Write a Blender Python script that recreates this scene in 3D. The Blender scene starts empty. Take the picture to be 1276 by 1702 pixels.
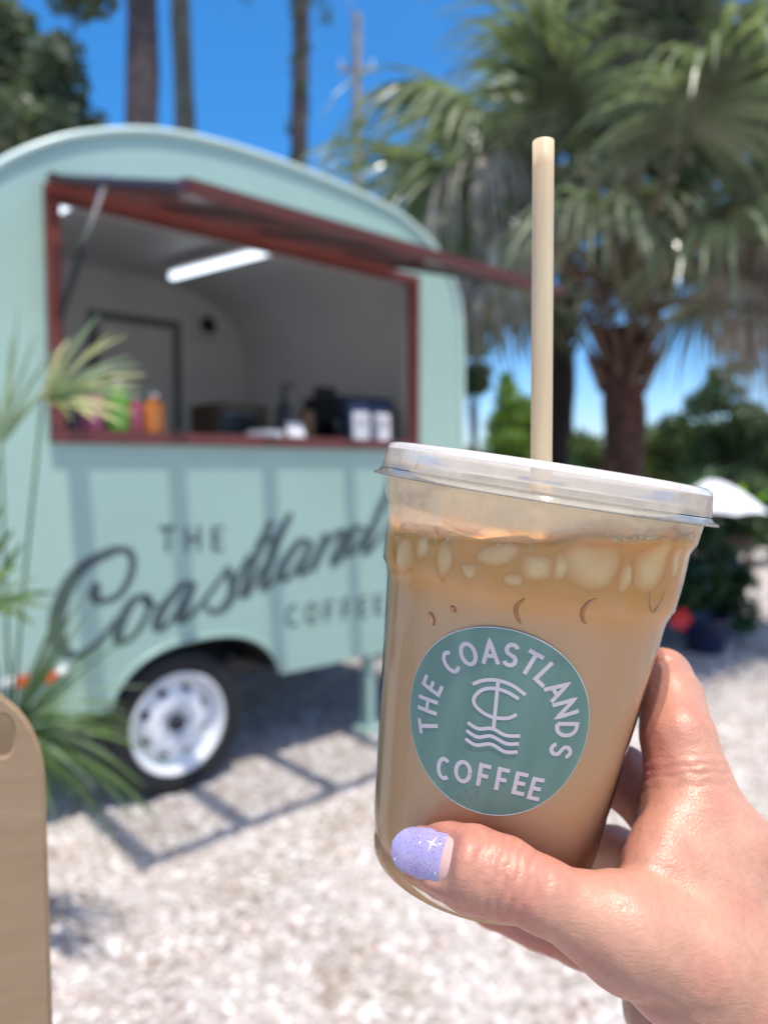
import bpy, bmesh, math, random
import numpy as np
from mathutils import Vector, Matrix
R = math.radians
random.seed(7); rng = np.random.default_rng(7)
sc = bpy.context.scene
COL = sc.collection

# ------------------------------------------------------------------ camera, light, exposure
PITCH = R(3.54); EYE = Vector((0, 0, 1.3)); FPX = 1229.0
cd = bpy.data.cameras.new('camera'); cam = bpy.data.objects.new('camera', cd); COL.objects.link(cam)
cam.location = EYE; cam.rotation_euler = (math.pi/2 - PITCH, 0, 0)
cd.sensor_fit = 'VERTICAL'; cd.sensor_height = 36; cd.lens = 26.0
cd.clip_start = .01; cd.clip_end = 600
cd.dof.use_dof = True; cd.dof.focus_distance = .196; cd.dof.aperture_fstop = 7.9; cd.dof.aperture_blades = 0
sc.camera = cam

SUN = Vector((.316, -.498, 1.96)).normalized()
w = bpy.data.worlds.new('World'); sc.world = w; w.use_nodes = True
nt = w.node_tree; nt.nodes.clear()
sky = nt.nodes.new('ShaderNodeTexSky'); sky.sky_type = 'NISHITA'; sky.sun_disc = False
sky.sun_elevation = math.asin(SUN.z); sky.sun_rotation = math.atan2(SUN.x, SUN.y)
sky.air_density = .6; sky.dust_density = 1.45; sky.ozone_density = 1.2; sky.altitude = 0
hsv = nt.nodes.new('ShaderNodeHueSaturation'); hsv.inputs['Saturation'].default_value = 1.66; hsv.inputs['Value'].default_value = 2.4
bg = nt.nodes.new('ShaderNodeBackground'); bg.inputs['Strength'].default_value = .15
wo = nt.nodes.new('ShaderNodeOutputWorld')
gm = nt.nodes.new('ShaderNodeGamma'); gm.inputs[1].default_value = .79
nt.links.new(sky.outputs[0], gm.inputs[0]); nt.links.new(gm.outputs[0], hsv.inputs['Color']); nt.links.new(hsv.outputs[0], bg.inputs[0]); nt.links.new(bg.outputs[0], wo.inputs[0])
sd_ = bpy.data.lights.new('sun', 'SUN'); sd_.energy = 5.0; sd_.angle = R(.55); sd_.color = (1, .93, .83)
sun = bpy.data.objects.new('sun', sd_); COL.objects.link(sun); sun.rotation_euler = (-SUN).to_track_quat('-Z', 'Y').to_euler()
sun.location = (0, -2, 12)
sc.view_settings.view_transform = 'Standard'; sc.view_settings.look = 'None'
sc.view_settings.exposure = .12; sc.view_settings.gamma = 1; sc.view_settings.use_curve_mapping = False
sc.cycles.transparent_max_bounces = 24; sc.cycles.max_bounces = 10; sc.cycles.use_denoising = True
sc.cycles.sample_clamp_indirect = 4

def at(px, py, d):
    """point seen at photo pixel (px, py) at distance d along the view axis"""
    v = -(py - 851)/FPX*d
    return Vector(((px - 638)/FPX*d, d*math.cos(PITCH) + v*math.sin(PITCH), 1.3 - d*math.sin(PITCH) + v*math.cos(PITCH)))

# ------------------------------------------------------------------ helpers
def tag(o, label=None, cat=None, group=None, kind=None):
    if label: o['label'] = label
    if cat: o['category'] = cat
    if group: o['group'] = group
    if kind: o['kind'] = kind
    return o
def empty(name, loc=(0, 0, 0), rz=0.0):
    o = bpy.data.objects.new(name, None); COL.objects.link(o); o.location = loc; o.rotation_euler = (0, 0, rz)
    o.empty_display_size = .05
    return o
def link_mesh(name, me, m=None, parent=None):
    o = bpy.data.objects.new(name, me); COL.objects.link(o)
    if m is not None:
        for mm in (m if isinstance(m, (list, tuple)) else [m]): me.materials.append(mm)
    if parent is not None: o.parent = parent
    return o
class MB:
    def __init__(s): s.v = []; s.f = []; s.mi = []; s.cur = 0
    def add(s, vs, fs):
        b = len(s.v); s.v += [tuple(v) for v in vs]
        for f in fs: s.f.append([b+i for i in f]); s.mi.append(s.cur)
    def box(s, c, d, rot=None, taper=1.0):
        c = Vector(c); hx, hy, hz = [k/2 for k in d]; vs = []
        for z in (-1, 1):
            k = taper if z > 0 else 1
            for x, y in ((-1, -1), (1, -1), (1, 1), (-1, 1)):
                p = Vector((x*hx*k, y*hy*k, z*hz))
                if rot is not None: p = rot @ p
                vs.append(c+p)
        s.add(vs, [[3, 2, 1, 0], [4, 5, 6, 7], [0, 1, 5, 4], [1, 2, 6, 5], [2, 3, 7, 6], [3, 0, 4, 7]])
    def tube(s, pts, r, n=8, cap=True, flat=1.0):
        pts = [Vector(p) for p in pts]; rs = r if isinstance(r, (list, tuple)) else [r]*len(pts)
        vs = []; up = None
        for i, p in enumerate(pts):
            t = (pts[min(i+1, len(pts)-1)] - pts[max(i-1, 0)]).normalized()
            if up is None: up = Vector((0, 0, 1)) if abs(t.z) < .9 else Vector((1, 0, 0))
            a = t.cross(up).normalized(); b = a.cross(t).normalized(); up = b
            for k in range(n):
                an = 2*math.pi*k/n
                vs.append(p + (a*math.cos(an) + b*math.sin(an)*flat)*rs[i])
        fs = [[i*n+k, i*n+(k+1) % n, (i+1)*n+(k+1) % n, (i+1)*n+k] for i in range(len(pts)-1) for k in range(n)]
        if cap: fs += [list(range(n))[::-1], [(len(pts)-1)*n+k for k in range(n)]]
        s.add(vs, fs)
    def lathe(s, prof, n=48, M=None, closed=False):
        """prof: list of (r, z)"""
        vs = []; fs = []; m = len(prof)
        for r, z in prof:
            for k in range(n):
                a = 2*math.pi*k/n; p = Vector((r*math.cos(a), r*math.sin(a), z))
                vs.append(M @ p if M is not None else p)
        for i in range(m if closed else m-1):
            j = (i+1) % m
            fs += [[i*n+k, i*n+(k+1) % n, j*n+(k+1) % n, j*n+k] for k in range(n)]
        s.add(vs, fs)
    def build(s, name, m, parent=None, smooth=False, bevel=0, auto=None):
        me = bpy.data.meshes.new(name); me.from_pydata(s.v, [], s.f)
        ms = m if isinstance(m, (list, tuple)) else [m]
        if any(s.mi): me.polygons.foreach_set('material_index', s.mi)
        bm = bmesh.new(); bm.from_mesh(me); bmesh.ops.recalc_face_normals(bm, faces=bm.faces)
        if bevel:
            es = [e for e in bm.edges if len(e.link_faces) == 2 and e.calc_face_angle(0) > .6]
            bmesh.ops.bevel(bm, geom=es, offset=bevel, segments=2, affect='EDGES', clamp_overlap=True)
        bm.to_mesh(me); bm.free()
        if smooth: me.polygons.foreach_set('use_smooth', [True]*len(me.polygons))
        o = link_mesh(name, me, ms, parent)
        if auto is not None:
            try: me.set_sharp_from_angle(angle=R(auto))
            except Exception: pass
        return o
def np_mesh(name, V, F, m, parent=None, smooth=False):
    V = np.asarray(V, np.float32); F = np.asarray(F, np.int32)
    me = bpy.data.meshes.new(name); k = F.shape[1]
    me.vertices.add(len(V)); me.vertices.foreach_set('co', V.ravel())
    me.loops.add(F.size); me.loops.foreach_set('vertex_index', F.ravel())
    me.polygons.add(len(F)); me.polygons.foreach_set('loop_start', np.arange(0, F.size, k, dtype=np.int32))
    me.polygons.foreach_set('loop_total', np.full(len(F), k, np.int32))
    if smooth: me.polygons.foreach_set('use_smooth', np.ones(len(F), bool))
    me.update(); me.validate()
    return link_mesh(name, me, m, parent)

# ------------------------------------------------------------------ materials
class NM:
    def __init__(s, name):
        s.m = bpy.data.materials.new(name); s.m.use_nodes = True; s.t = s.m.node_tree; s.t.nodes.clear()
        s.out = s.t.nodes.new('ShaderNodeOutputMaterial')
    def n(s, ty, **kw):
        nd = s.t.nodes.new('ShaderNode'+ty)
        for k, v in kw.items():
            if k in nd.inputs: nd.inputs[k].default_value = v
            else: setattr(nd, k, v)
        return nd
    def l(s, a, b): s.t.links.new(a, b)
    def coord(s, kind='Object'): return s.n('TexCoord').outputs[kind]
    def noise(s, scale, detail=3, rough=.55, kind='Object', vec=None):
        nd = s.n('TexNoise'); nd.inputs['Scale'].default_value = scale; nd.inputs['Detail'].default_value = detail
        nd.inputs['Roughness'].default_value = rough; s.l(vec or s.coord(kind), nd.inputs['Vector']); return nd
    def ramp(s, src, stops):
        r = s.n('ValToRGB'); e = r.color_ramp.elements
        while len(e) < len(stops): e.new(.5)
        for i, (p, c) in enumerate(stops):
            e[i].position = p; e[i].color = (c if len(c) == 4 else (*c, 1)) if isinstance(c, (tuple, list)) else (c, c, c, 1)
        s.l(src, r.inputs[0]); return r.outputs[0]
    def bump(s, src, strength, dist):
        b = s.n('Bump'); b.inputs['Strength'].default_value = strength; b.inputs['Distance'].default_value = dist
        s.l(src, b.inputs['Height']); return b.outputs[0]
def c3(a, k): return tuple(min(1, x*k) for x in a)
def simple(name, col, rough=.5, var=.15, scale=12, bump=0, bscale=60, bdist=.002, metal=0, sss=0, sssr=(1, .5, .3), ssss=.005, coat=0, spec=.5):
    a = NM(name); p = a.n('BsdfPrincipled'); p.inputs['Roughness'].default_value = rough; p.inputs['Metallic'].default_value = metal
    p.inputs['Specular IOR Level'].default_value = spec
    nz = a.noise(scale, 4); a.l(a.ramp(nz.outputs[0], [(.3, c3(col, 1-var)), (.7, c3(col, 1+var))]), p.inputs['Base Color'])
    if bump: a.l(a.bump(a.noise(bscale, 5).outputs[0], bump, bdist), p.inputs['Normal'])
    if sss:
        p.inputs['Subsurface Weight'].default_value = sss; p.inputs['Subsurface Radius'].default_value = sssr; p.inputs['Subsurface Scale'].default_value = ssss
    if coat: p.inputs['Coat Weight'].default_value = coat; p.inputs['Coat Roughness'].default_value = .08
    a.l(p.outputs[0], a.out.inputs[0]); return a.m
def leafy(name, dark, light, trans=.3, scale=3, rough=.45, spec=.5):
    a = NM(name); p = a.n('BsdfPrincipled'); p.inputs['Roughness'].default_value = rough; p.inputs['Specular IOR Level'].default_value = spec
    c = a.ramp(a.noise(scale, 3, .65).outputs[0], [(.32, dark), (.68, light)])
    a.l(c, p.inputs['Base Color'])
    t = a.n('BsdfTranslucent'); mx = a.n('MixRGB'); mx.blend_type = 'MULTIPLY'; mx.inputs[0].default_value = 1; mx.inputs[2].default_value = (1.15, 1.35, .7, 1)
    a.l(c, mx.inputs[1]); a.l(mx.outputs[0], t.inputs[0])
    s = a.n('MixShader'); s.inputs[0].default_value = trans; a.l(p.outputs[0], s.inputs[1]); a.l(t.outputs[0], s.inputs[2]); a.l(s.outputs[0], a.out.inputs[0])
    return a.m
def clear_plastic(name, cloud=.06, col=(.9, .88, .82), rough=.08, transl=.5, ior=1.45):
    """thin clear plastic: light passes straight through, a little is scattered, Fresnel gloss on top"""
    a = NM(name)
    tr = a.n('BsdfTransparent'); df = a.n('BsdfDiffuse'); tl = a.n('BsdfTranslucent'); gl = a.n('BsdfGlossy')
    df.inputs[0].default_value = (*col, 1); tl.inputs[0].default_value = (*col, 1); gl.inputs['Roughness'].default_value = rough
    tr.inputs[0].default_value = (.98, .98, .97, 1)
    m1 = a.n('MixShader'); m1.inputs[0].default_value = transl; a.l(df.outputs[0], m1.inputs[1]); a.l(tl.outputs[0], m1.inputs[2])
    m2 = a.n('MixShader'); a.l(tr.outputs[0], m2.inputs[1]); a.l(m1.outputs[0], m2.inputs[2])
    nz = a.noise(90, 4, .6); a.l(a.ramp(nz.outputs[0], [(.3, cloud*.75), (.75, min(1, cloud*1.25))]), m2.inputs[0])
    fr = a.n('Fresnel'); fr.inputs[0].default_value = ior
    m3 = a.n('MixShader'); a.l(fr.outputs[0], m3.inputs[0]); a.l(m2.outputs[0], m3.inputs[1]); a.l(gl.outputs[0], m3.inputs[2])
    a.l(m3.outputs[0], a.out.inputs[0]); return a.m
M = {}
M['mint'] = simple('mint_paint', (.325, .475, .405), .32, .04, 2.5, .05, 25, .002, coat=.15)
M['mint_trim'] = simple('pale_trim', (.55, .70, .64), .3, .04, 4)
M['red'] = simple('oxide_red_paint', (.14, .031, .025), .42, .15, 7)
M['liner'] = simple('white_lining', (.68, .68, .67), .5, .05, 3)
M['black'] = simple('black_rubber', (.012, .012, .013), .75, .2, 30, .3, 120, .003)
M['letter'] = simple('dark_teal_letter_paint', (.055, .085, .085), .45, .12, 14)
M['white_metal'] = simple('white_enamel', (.78, .79, .80), .3, .04, 12)
M['steel'] = simple('brushed_steel', (.55, .55, .55), .3, .08, 20, metal=1)
M['dark'] = simple('dark_plastic', (.015, .017, .022), .4, .2, 10)
M['brownbox'] = simple('dark_cardboard', (.10, .065, .04), .8, .15, 10)
M['wood'] = simple('brown_wood', (.11, .05, .03), .6, .3, 9)
M['paper'] = simple('white_paper', (.78, .78, .80), .7, .03, 10)
M['navy'] = simple('navy_glaze', (.012, .02, .055), .25, .2, 6)
M['pole'] = simple('weathered_pole', (.30, .27, .24), .8, .2, 6, .3, 30)
M['canvas'] = simple('white_canvas', (.74, .76, .82), .8, .05, 8, .1, 40)
M['kraft'] = None

# ------------------------------------------------------------------ ground
a = NM('white_shell_gravel'); p = a.n('BsdfPrincipled'); p.inputs['Roughness'].default_value = .85; p.inputs['Specular IOR Level'].default_value = .2
n1 = a.noise(22, 6, .7, 'Object'); n2 = a.noise(3.2, 4, .6, 'Object'); v1 = a.n('TexVoronoi'); v1.inputs['Scale'].default_value = 38; a.l(a.coord(), v1.inputs['Vector'])
base = a.ramp(n1.outputs[0], [(.28, (.27, .225, .20)), (.5, (.50, .465, .445)), (.72, (.67, .65, .64))])
tint = a.ramp(n2.outputs[0], [(.36, (.70, .63, .55)), (.52, (1, .99, .98))]); mx = a.n('MixRGB'); mx.blend_type = 'MULTIPLY'; mx.inputs[0].default_value = .8
a.l(base, mx.inputs[1]); a.l(tint, mx.inputs[2])
n3 = a.noise(1.7, 5, .7); mx2 = a.n('MixRGB'); mx2.inputs[2].default_value = (.20, .24, .09, 1)
a.l(a.ramp(n3.outputs[0], [(.64, 0.0), (.74, .45)]), mx2.inputs[0]); a.l(mx.outputs[0], mx2.inputs[1]); a.l(mx2.outputs[0], p.inputs['Base Color'])
ad = a.n('Math'); ad.operation = 'ADD'; a.l(n1.outputs[0], ad.inputs[0]); a.l(v1.outputs['Distance'], ad.inputs[1])
a.l(a.bump(ad.outputs[0], .9, .02), p.inputs['Normal']); a.l(p.outputs[0], a.out.inputs[0]); M['gravel'] = a.m
mb = MB(); N = 60
xs = [math.copysign(abs(k/30)**2.2*160, k) for k in range(-30, 31)]
mb.add([(x, y+4, (0 if abs(x) > 20 or abs(y) > 20 else .006*math.sin(x*3.1)*math.sin(y*2.7))) for y in xs for x in xs],
       [[j*61+i, j*61+i+1, (j+1)*61+i+1, (j+1)*61+i] for j in range(60) for i in range(60)])
tag(mb.build('ground', M['gravel'], smooth=True), kind='structure')
# shell fragments lying on it
def pebbles(n, x0, x1, y0, y1, s0, s1):
    base = np.array([[1, 0, -.2], [-.5, .87, -.2], [-.5, -.87, -.2], [.45, .2, .5], [-.4, .3, .45], [0, -.5, .5]])
    fc = np.array([[0, 1, 3], [1, 4, 3], [1, 2, 4], [2, 5, 4], [2, 0, 5], [0, 3, 5], [3, 4, 5]])
    V = []; 
    c = np.stack([rng.uniform(x0, x1, n), rng.uniform(y0, y1, n), rng.uniform(.002, .008, n)], 1)
    s = rng.uniform(s0, s1, n)*rng.uniform(.6, 1.3, n); an = rng.uniform(0, 2*np.pi, n); el = rng.uniform(.5, 1, n)
    b = np.repeat(base[None], n, 0)*s[:, None, None]; b[..., 2] *= rng.uniform(.35, .9, n)[:, None]
    b += rng.normal(0, .12, b.shape)*s[:, None, None]
    x = b[..., 0]*np.cos(an)[:, None] - b[..., 1]*np.sin(an)[:, None]*el[:, None]; y = b[..., 0]*np.sin(an)[:, None] + b[..., 1]*np.cos(an)[:, None]*el[:, None]
    V = np.stack([x, y, b[..., 2]], -1) + c[:, None]
    F = (fc[None] + (np.arange(n)*6)[:, None, None]).reshape(-1, 3)
    return V.reshape(-1, 3), F
a = NM('shell_fragment'); p = a.n('BsdfPrincipled'); p.inputs['Roughness'].default_value = .7
g = a.n('NewGeometry'); rcol = a.ramp(g.outputs['Random Per Island'], [(0, (.23, .17, .14)), (.16, (.45, .38, .345)), (.45, (.61, .575, .555)), (1, (.77, .75, .735))])
mx = a.n('MixRGB'); mx.blend_type = 'MULTIPLY'; mx.inputs[0].default_value = 1; a.l(rcol, mx.inputs[1])
a.l(a.ramp(a.noise(4.5, 5, .65).outputs[0], [(.34, (.66, .60, .52)), (.44, (.94, .88, .86)), (.56, (1.0, .99, .98)), (.70, (.88, .92, .80))]), mx.inputs[2]); a.l(mx.outputs[0], p.inputs['Base Color'])
a.l(p.outputs[0], a.out.inputs[0]); M['shell'] = a.m
Va, Fa = pebbles(26000, -1.6, 2.4, .9, 3.6, .007, .016); Vb, Fb = pebbles(22000, -1.6, 6, 3.4, 9.5, .010, .026)
tag(np_mesh('gravel', np.vstack([Va, Vb]), np.vstack([Fa, Fb+len(Va)]), M['shell']), 'white and buff crushed shell gravel scattered over the yard', 'gravel', kind='stuff')

# ------------------------------------------------------------------ coffee trailer
TO = Vector((-.781, 2.833, 0)); TA = R(43.1)
T = empty('coffee_trailer', TO, TA)
tag(T, 'mint green coffee trailer with rounded roof, red framed serving window and script lettering', 'trailer')
TM = Matrix.Translation(TO) @ Matrix.Rotation(TA, 4, 'Z')
def TL(t, y, z): return TM @ Vector((t, y, z))
OUT = [(-.90, .42), (-.902, .9), (-.90, 1.4), (-.885, 1.7), (-.83, 1.95), (-.735, 2.13), (-.605, 2.26), (-.465, 2.362), (-.314, 2.44), (-.093, 2.515), (.15, 2.55), (.45, 2.56), (.78, 2.548),
       (1.077, 2.52), (1.24, 2.48), (1.40, 2.405), (1.52, 2.30), (1.59, 2.17), (1.622, 2.02), (1.632, 1.7), (1.632, 1.2), (1.62, .7), (1.60, .385)]
def catmull(P, k=6):
    P = [Vector(p) for p in P]; o = []
    for i in range(len(P)-1):
        p0, p1, p2, p3 = P[max(i-1, 0)], P[i], P[i+1], P[min(i+2, len(P)-1)]
        for j in range(k):
            t = j/k; o.append(.5*((2*p1)+(p2-p0)*t+(2*p0-5*p1+4*p2-p3)*t*t+(3*p1-p0-3*p2+p3)*t**3))
    return o+[P[-1]]
prof = catmull([(x, z, 0) for x, z in OUT], 5); prof = [(q.x, q.y) for q in prof]
def ztop(t):
    best = None
    for (x0, z0), (x1, z1) in zip(prof[:-1], prof[1:]):
        if min(x0, x1)-1e-9 <= t <= max(x0, x1)+1e-9 and abs(x1-x0) > 1e-9:
            z = z0+(z1-z0)*(t-x0)/(x1-x0); best = z if best is None else max(best, z)
    return best if best is not None else 1.2
def zbot(t):
    z = .41 - .017*t
    if t > 1.6: z = .385+(t-1.6)/.03*.55
    if -.30 < t < .46:
        q = min(1, abs(t-.08)/.38); z = max(z, .40+.225*(1-q**2.6)**.62)
    return z
W0, W1, WZ0, WZ1 = -.43, 1.245, 1.425, 2.185
def skin(y, hole, arch=True, inset=0):
    mb = MB(); ts = sorted(set([round(x, 4) for x in list(np.linspace(-.899+inset, 1.6-inset, 70))+[1.612-inset, 1.622-inset, 1.6295-inset]] + [W0, W1] + [round(x, 4) for x in np.linspace(-.3, .46, 32)]))
    for t0, t1 in zip(ts[:-1], ts[1:]):
        a0, a1 = ztop(t0)-inset, ztop(t1)-inset; b0, b1 = (zbot(t0), zbot(t1)) if arch else (max(.42, zbot(t0) if t0 > 1 else 0), max(.42, zbot(t1) if t1 > 1 else 0))
        if hole and t0 >= W0-1e-6 and t1 <= W1+1e-6:
            mb.add([(t0, y, b0), (t1, y, b1), (t1, y, WZ0), (t0, y, WZ0)], [[0, 1, 2, 3]])
            mb.add([(t0, y, WZ1), (t1, y, WZ1), (t1, y, a1), (t0, y, a0)], [[0, 1, 2, 3]])
        else: mb.add([(t0, y, b0), (t1, y, b1), (t1, y, a1), (t0, y, a0)], [[0, 1, 2, 3]])
    return mb
TW = 2.08
f1 = skin(0, True); f1.build('front_wall', M['mint'], T)
skin(TW, False, False).build('back_wall', M['mint'], T)
mb = MB()
P3 = prof+[]
mb.add([(x, y, z) for x, z in P3 for y in (0.0, TW)], [[2*i, 2*i+1, 2*i+3, 2*i+2] for i in range(len(P3)-1)])
mb.build('roof_shell', M['mint'], T, smooth=True)
# lining
skin(.035, True, True, .03).build('inner_front_wall', M['liner'], T)
skin(TW-.03, False, False, .004).build('inner_back_wall', M['liner'], T)
cx = .36
mb = MB(); Pi = [(x+(.012 if x < cx else -.012)*min(1, abs(x-cx)/.7), z-.012) for x, z in prof]
mb.add([(x, y, z) for x, z in Pi for y in (.036, TW-.031)], [[2*i, 2*i+1, 2*i+3, 2*i+2] for i in range(len(Pi)-1)])
mb.build('ceiling_lining', M['liner'], T, smooth=True)
mb = MB(); mb.box((cx, TW/2+.2, .44), (2.4, TW-.5, .04)); mb.build('floor', M['liner'], T)
mb = MB(); mb.box((cx+.03, .22, 1.385), (2.3, .36, .03)); mb.build('counter', M['steel'], T, bevel=.004)
# roof edge trim
mb = MB(); mb.tube([(x, -.006, z+.002) for x, z in prof], .013, 8); mb.build('roof_edge_trim', M['mint_trim'], T, smooth=True)
# wheel well
mb = MB(); ts = np.linspace(-.298, .458, 26)
mb.add([(t, y, zbot(t)-.001) for t in ts for y in (.004, .42)], [[2*i, 2*i+1, 2*i+3, 2*i+2] for i in range(25)])
mb.add([(t, .42, z) for t in ts for z in (.3, zbot(t))], [[2*i, 2*i+1, 2*i+3, 2*i+2] for i in range(25)])
mb.build('wheel_well', M['black'], T)
mb = MB(); mb.tube([(t, -.004, zbot(t)) for t in np.linspace(-.297, .457, 40)], .011, 6); mb.build('wheel_arch_trim', M['mint'], T, smooth=True)
# window frame
mb = MB()
for (c, d) in [(((W0+W1)/2, -.004, WZ0-.022), (W1-W0+.09, .05, .046)), (((W0+W1)/2, -.004, WZ1+.023), (W1-W0+.09, .05, .046)),
               ((W0-.022, -.004, (WZ0+WZ1)/2), (.046, .05, WZ1-WZ0-.001)), ((W1+.022, -.004, (WZ0+WZ1)/2), (.046, .05, WZ1-WZ0-.001))]: mb.box(c, d)
mb.build('window_frame', M['red'], T, bevel=.004)
# service hatch: red frame with clear panes, propped open
H0 = Vector((0, -.035, 2.245)); H1 = Vector((0, -.975, 1.965)); HD = (H1-H0); HL = HD.length; hd = HD.normalized(); hn = Vector((1, 0, 0)).cross(hd)
Rh = Matrix((Vector((1, 0, 0)), hd, hn)).transposed()
M['bar'] = simple('dark_red_brown_bar', (.055, .022, .02), .45, .15, 9)
hatch = MB(); tl0, tl1 = -.475, 1.10
for s_ in (.022, HL-.03): hatch.box(H0+hd*s_+Vector(((tl0+tl1)/2, 0, 0)), (tl1-tl0, .034 if s_ < .1 else .06, .034), Rh)
hat = hatch.build('service_hatch', M['red'], T, bevel=.004)
bars = [tl0+.043, -.06, .36, .80, tl1-.043]
for t in bars:
    mb = MB(); mb.box(H0+hd*(HL/2-.004)+Vector((t, 0, 0)), (.075, HL-.112, .022), Rh); mb.build('hatch_bar', M['bar'], hat, bevel=.003)
a = NM('clear_acrylic'); tr = a.n('BsdfTransparent'); tr.inputs[0].default_value = (.95, .96, .965, 1); gl = a.n('BsdfGlossy'); gl.inputs['Roughness'].default_value = .12
fr = a.n('Fresnel'); mxs = a.n('MixShader'); df = a.n('BsdfDiffuse'); df.inputs[0].default_value = (.6, .6, .6, 1); m0 = a.n('MixShader')
a.l(a.ramp(a.noise(6).outputs[0], [(.3, .03), (.7, .08)]), m0.inputs[0]); a.l(tr.outputs[0], m0.inputs[1]); a.l(df.outputs[0], m0.inputs[2])
a.l(fr.outputs[0], mxs.inputs[0]); a.l(m0.outputs[0], mxs.inputs[1]); a.l(gl.outputs[0], mxs.inputs[2]); a.l(mxs.outputs[0], a.out.inputs[0]); M['acrylic'] = a.m
for t0, t1 in zip(bars[:-1], bars[1:]):
    mb = MB(); mb.box(H0+hd*(HL/2-.004)+Vector(((t0+t1)/2, 0, 0))+hn*.0, (t1-t0-.077, HL-.115, .005), Rh); mb.build('pane', M['acrylic'], hat)
for t in (W0-.012,):
    st = MB(); A = Vector((t, -.035, 1.80)); B = H0+hd*.42+Vector((t+(.0 if t < 0 else 0), 0, 0))-hn*.03; mid = A.lerp(B, .5)
    st.tube([A, mid], .012, 8); g_ = st.build('gas_strut', M['dark'], T, smooth=True, auto=40)
    s2 = MB(); s2.tube([mid, B], .007, 8); s2.build('strut_rod', M['steel'], g_, smooth=True)
# wheel
wc = Vector((0.0, .045, .286)); WM = Matrix.Translation(wc) @ Matrix.Rotation(math.pi/2, 4, 'X')   # local z -> -y (outward)
wh = MB(); wh.lathe([(.20, .005), (.235, .018), (.27, .012), (.288, -.01), (.292, -.05), (.292, -.13), (.285, -.165), (.25, -.185), (.20, -.17)], 64, WM, True)
wheel = wh.build('wheel', M['black'], T, smooth=True)
rm = MB(); rm.lathe([(.2005, -.004), (.2035, .012), (.198, .016), (.190, .010), (.182, -.03), (.168, -.05), (.150, -.052), (.135, -.03), (.115, -.012), (.085, -.008), (.062, -.012), (.05, -.02), (.0, -.022)], 64, WM)
rim = rm.build('rim', M['white_metal'], wheel, smooth=True)
for k in range(8):  # raised dark discs; the shade of the openings is put into their colour
    an = 2*math.pi*(k+.5)/8; c = WM @ Vector((.133*math.cos(an), .133*math.sin(an), -.027))
    mb = MB(); mb.lathe([(.0, .004), (.018, .004), (.021, -.004)], 14, Matrix.Translation(c) @ Matrix.Rotation(math.pi/2, 4, 'X') @ Matrix.Rotation(an, 4, 'Z') @ Matrix.Rotation(R(38), 4, 'Y')); mb.build('vent_hole_disc', M['dark'], wheel, smooth=True)
mb = MB(); mb.lathe([(.0, .014), (.026, .012), (.034, .0), (.036, -.02)], 24, WM); mb.build('hub_cap', M['dark'], wheel, smooth=True)
for k in range(5):
    an = 2*math.pi*k/5; c = WM @ Vector((.062*math.cos(an), .062*math.sin(an), -.012))
    mb = MB(); mb.lathe([(0, .014), (.008, .012), (.0095, 0)], 8, Matrix.Translation(c) @ Matrix.Rotation(math.pi/2, 4, 'X')); mb.build('wheel_nut', M['steel'], wheel)
mb = MB(); mb.tube([(0, .1, .27), (0, 1.95, .27)], .03, 10); mb.box((.36, .3, .385), (2.3, .05, .07)); mb.box((.36, 1.7, .385), (2.3, .05, .07)); mb.build('chassis', M['dark'], T)
mb = MB(); mb.lathe([(.19, 0), (.285, -.02), (.29, -.14), (.2, -.16)], 40, Matrix.Translation((0, 1.93, .286)) @ Matrix.Rotation(math.pi/2, 4, 'X'), True); mb.build('far_tyre', M['black'], T, smooth=True)
# leg, lamp
mb = MB(); mb.box((1.02, .06, .21), (.05, .05, .40)); mb.box((1.02, .06, .012), (.12, .12, .02)); mb.build('stabilizer_leg', M['mint'], T, bevel=.003)
a = NM('orange_lens'); p = a.n('BsdfPrincipled'); p.inputs['Roughness'].default_value = .15; a.l(a.ramp(a.noise(30).outputs[0], [(.3, (.55, .08, .02)), (.7, (.7, .14, .04))]), p.inputs['Base Color']); a.l(p.outputs[0], a.out.inputs[0]); M['orange'] = a.m
mb = MB(); mb.box((-.54, -.008, .582), (.13, .016, .04)); lamp = mb.build('marker_lamp', M['orange'], T, bevel=.006)
for t in (-.627, -.452):
    mb = MB(); mb.lathe([(0, .016), (.016, .014), (.022, .0)], 20, Matrix.Translation((t, 0, .583)) @ Matrix.Rotation(math.pi/2, 4, 'X')); mb.build('reflector', M['white_metal'], lamp, smooth=True)
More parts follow.
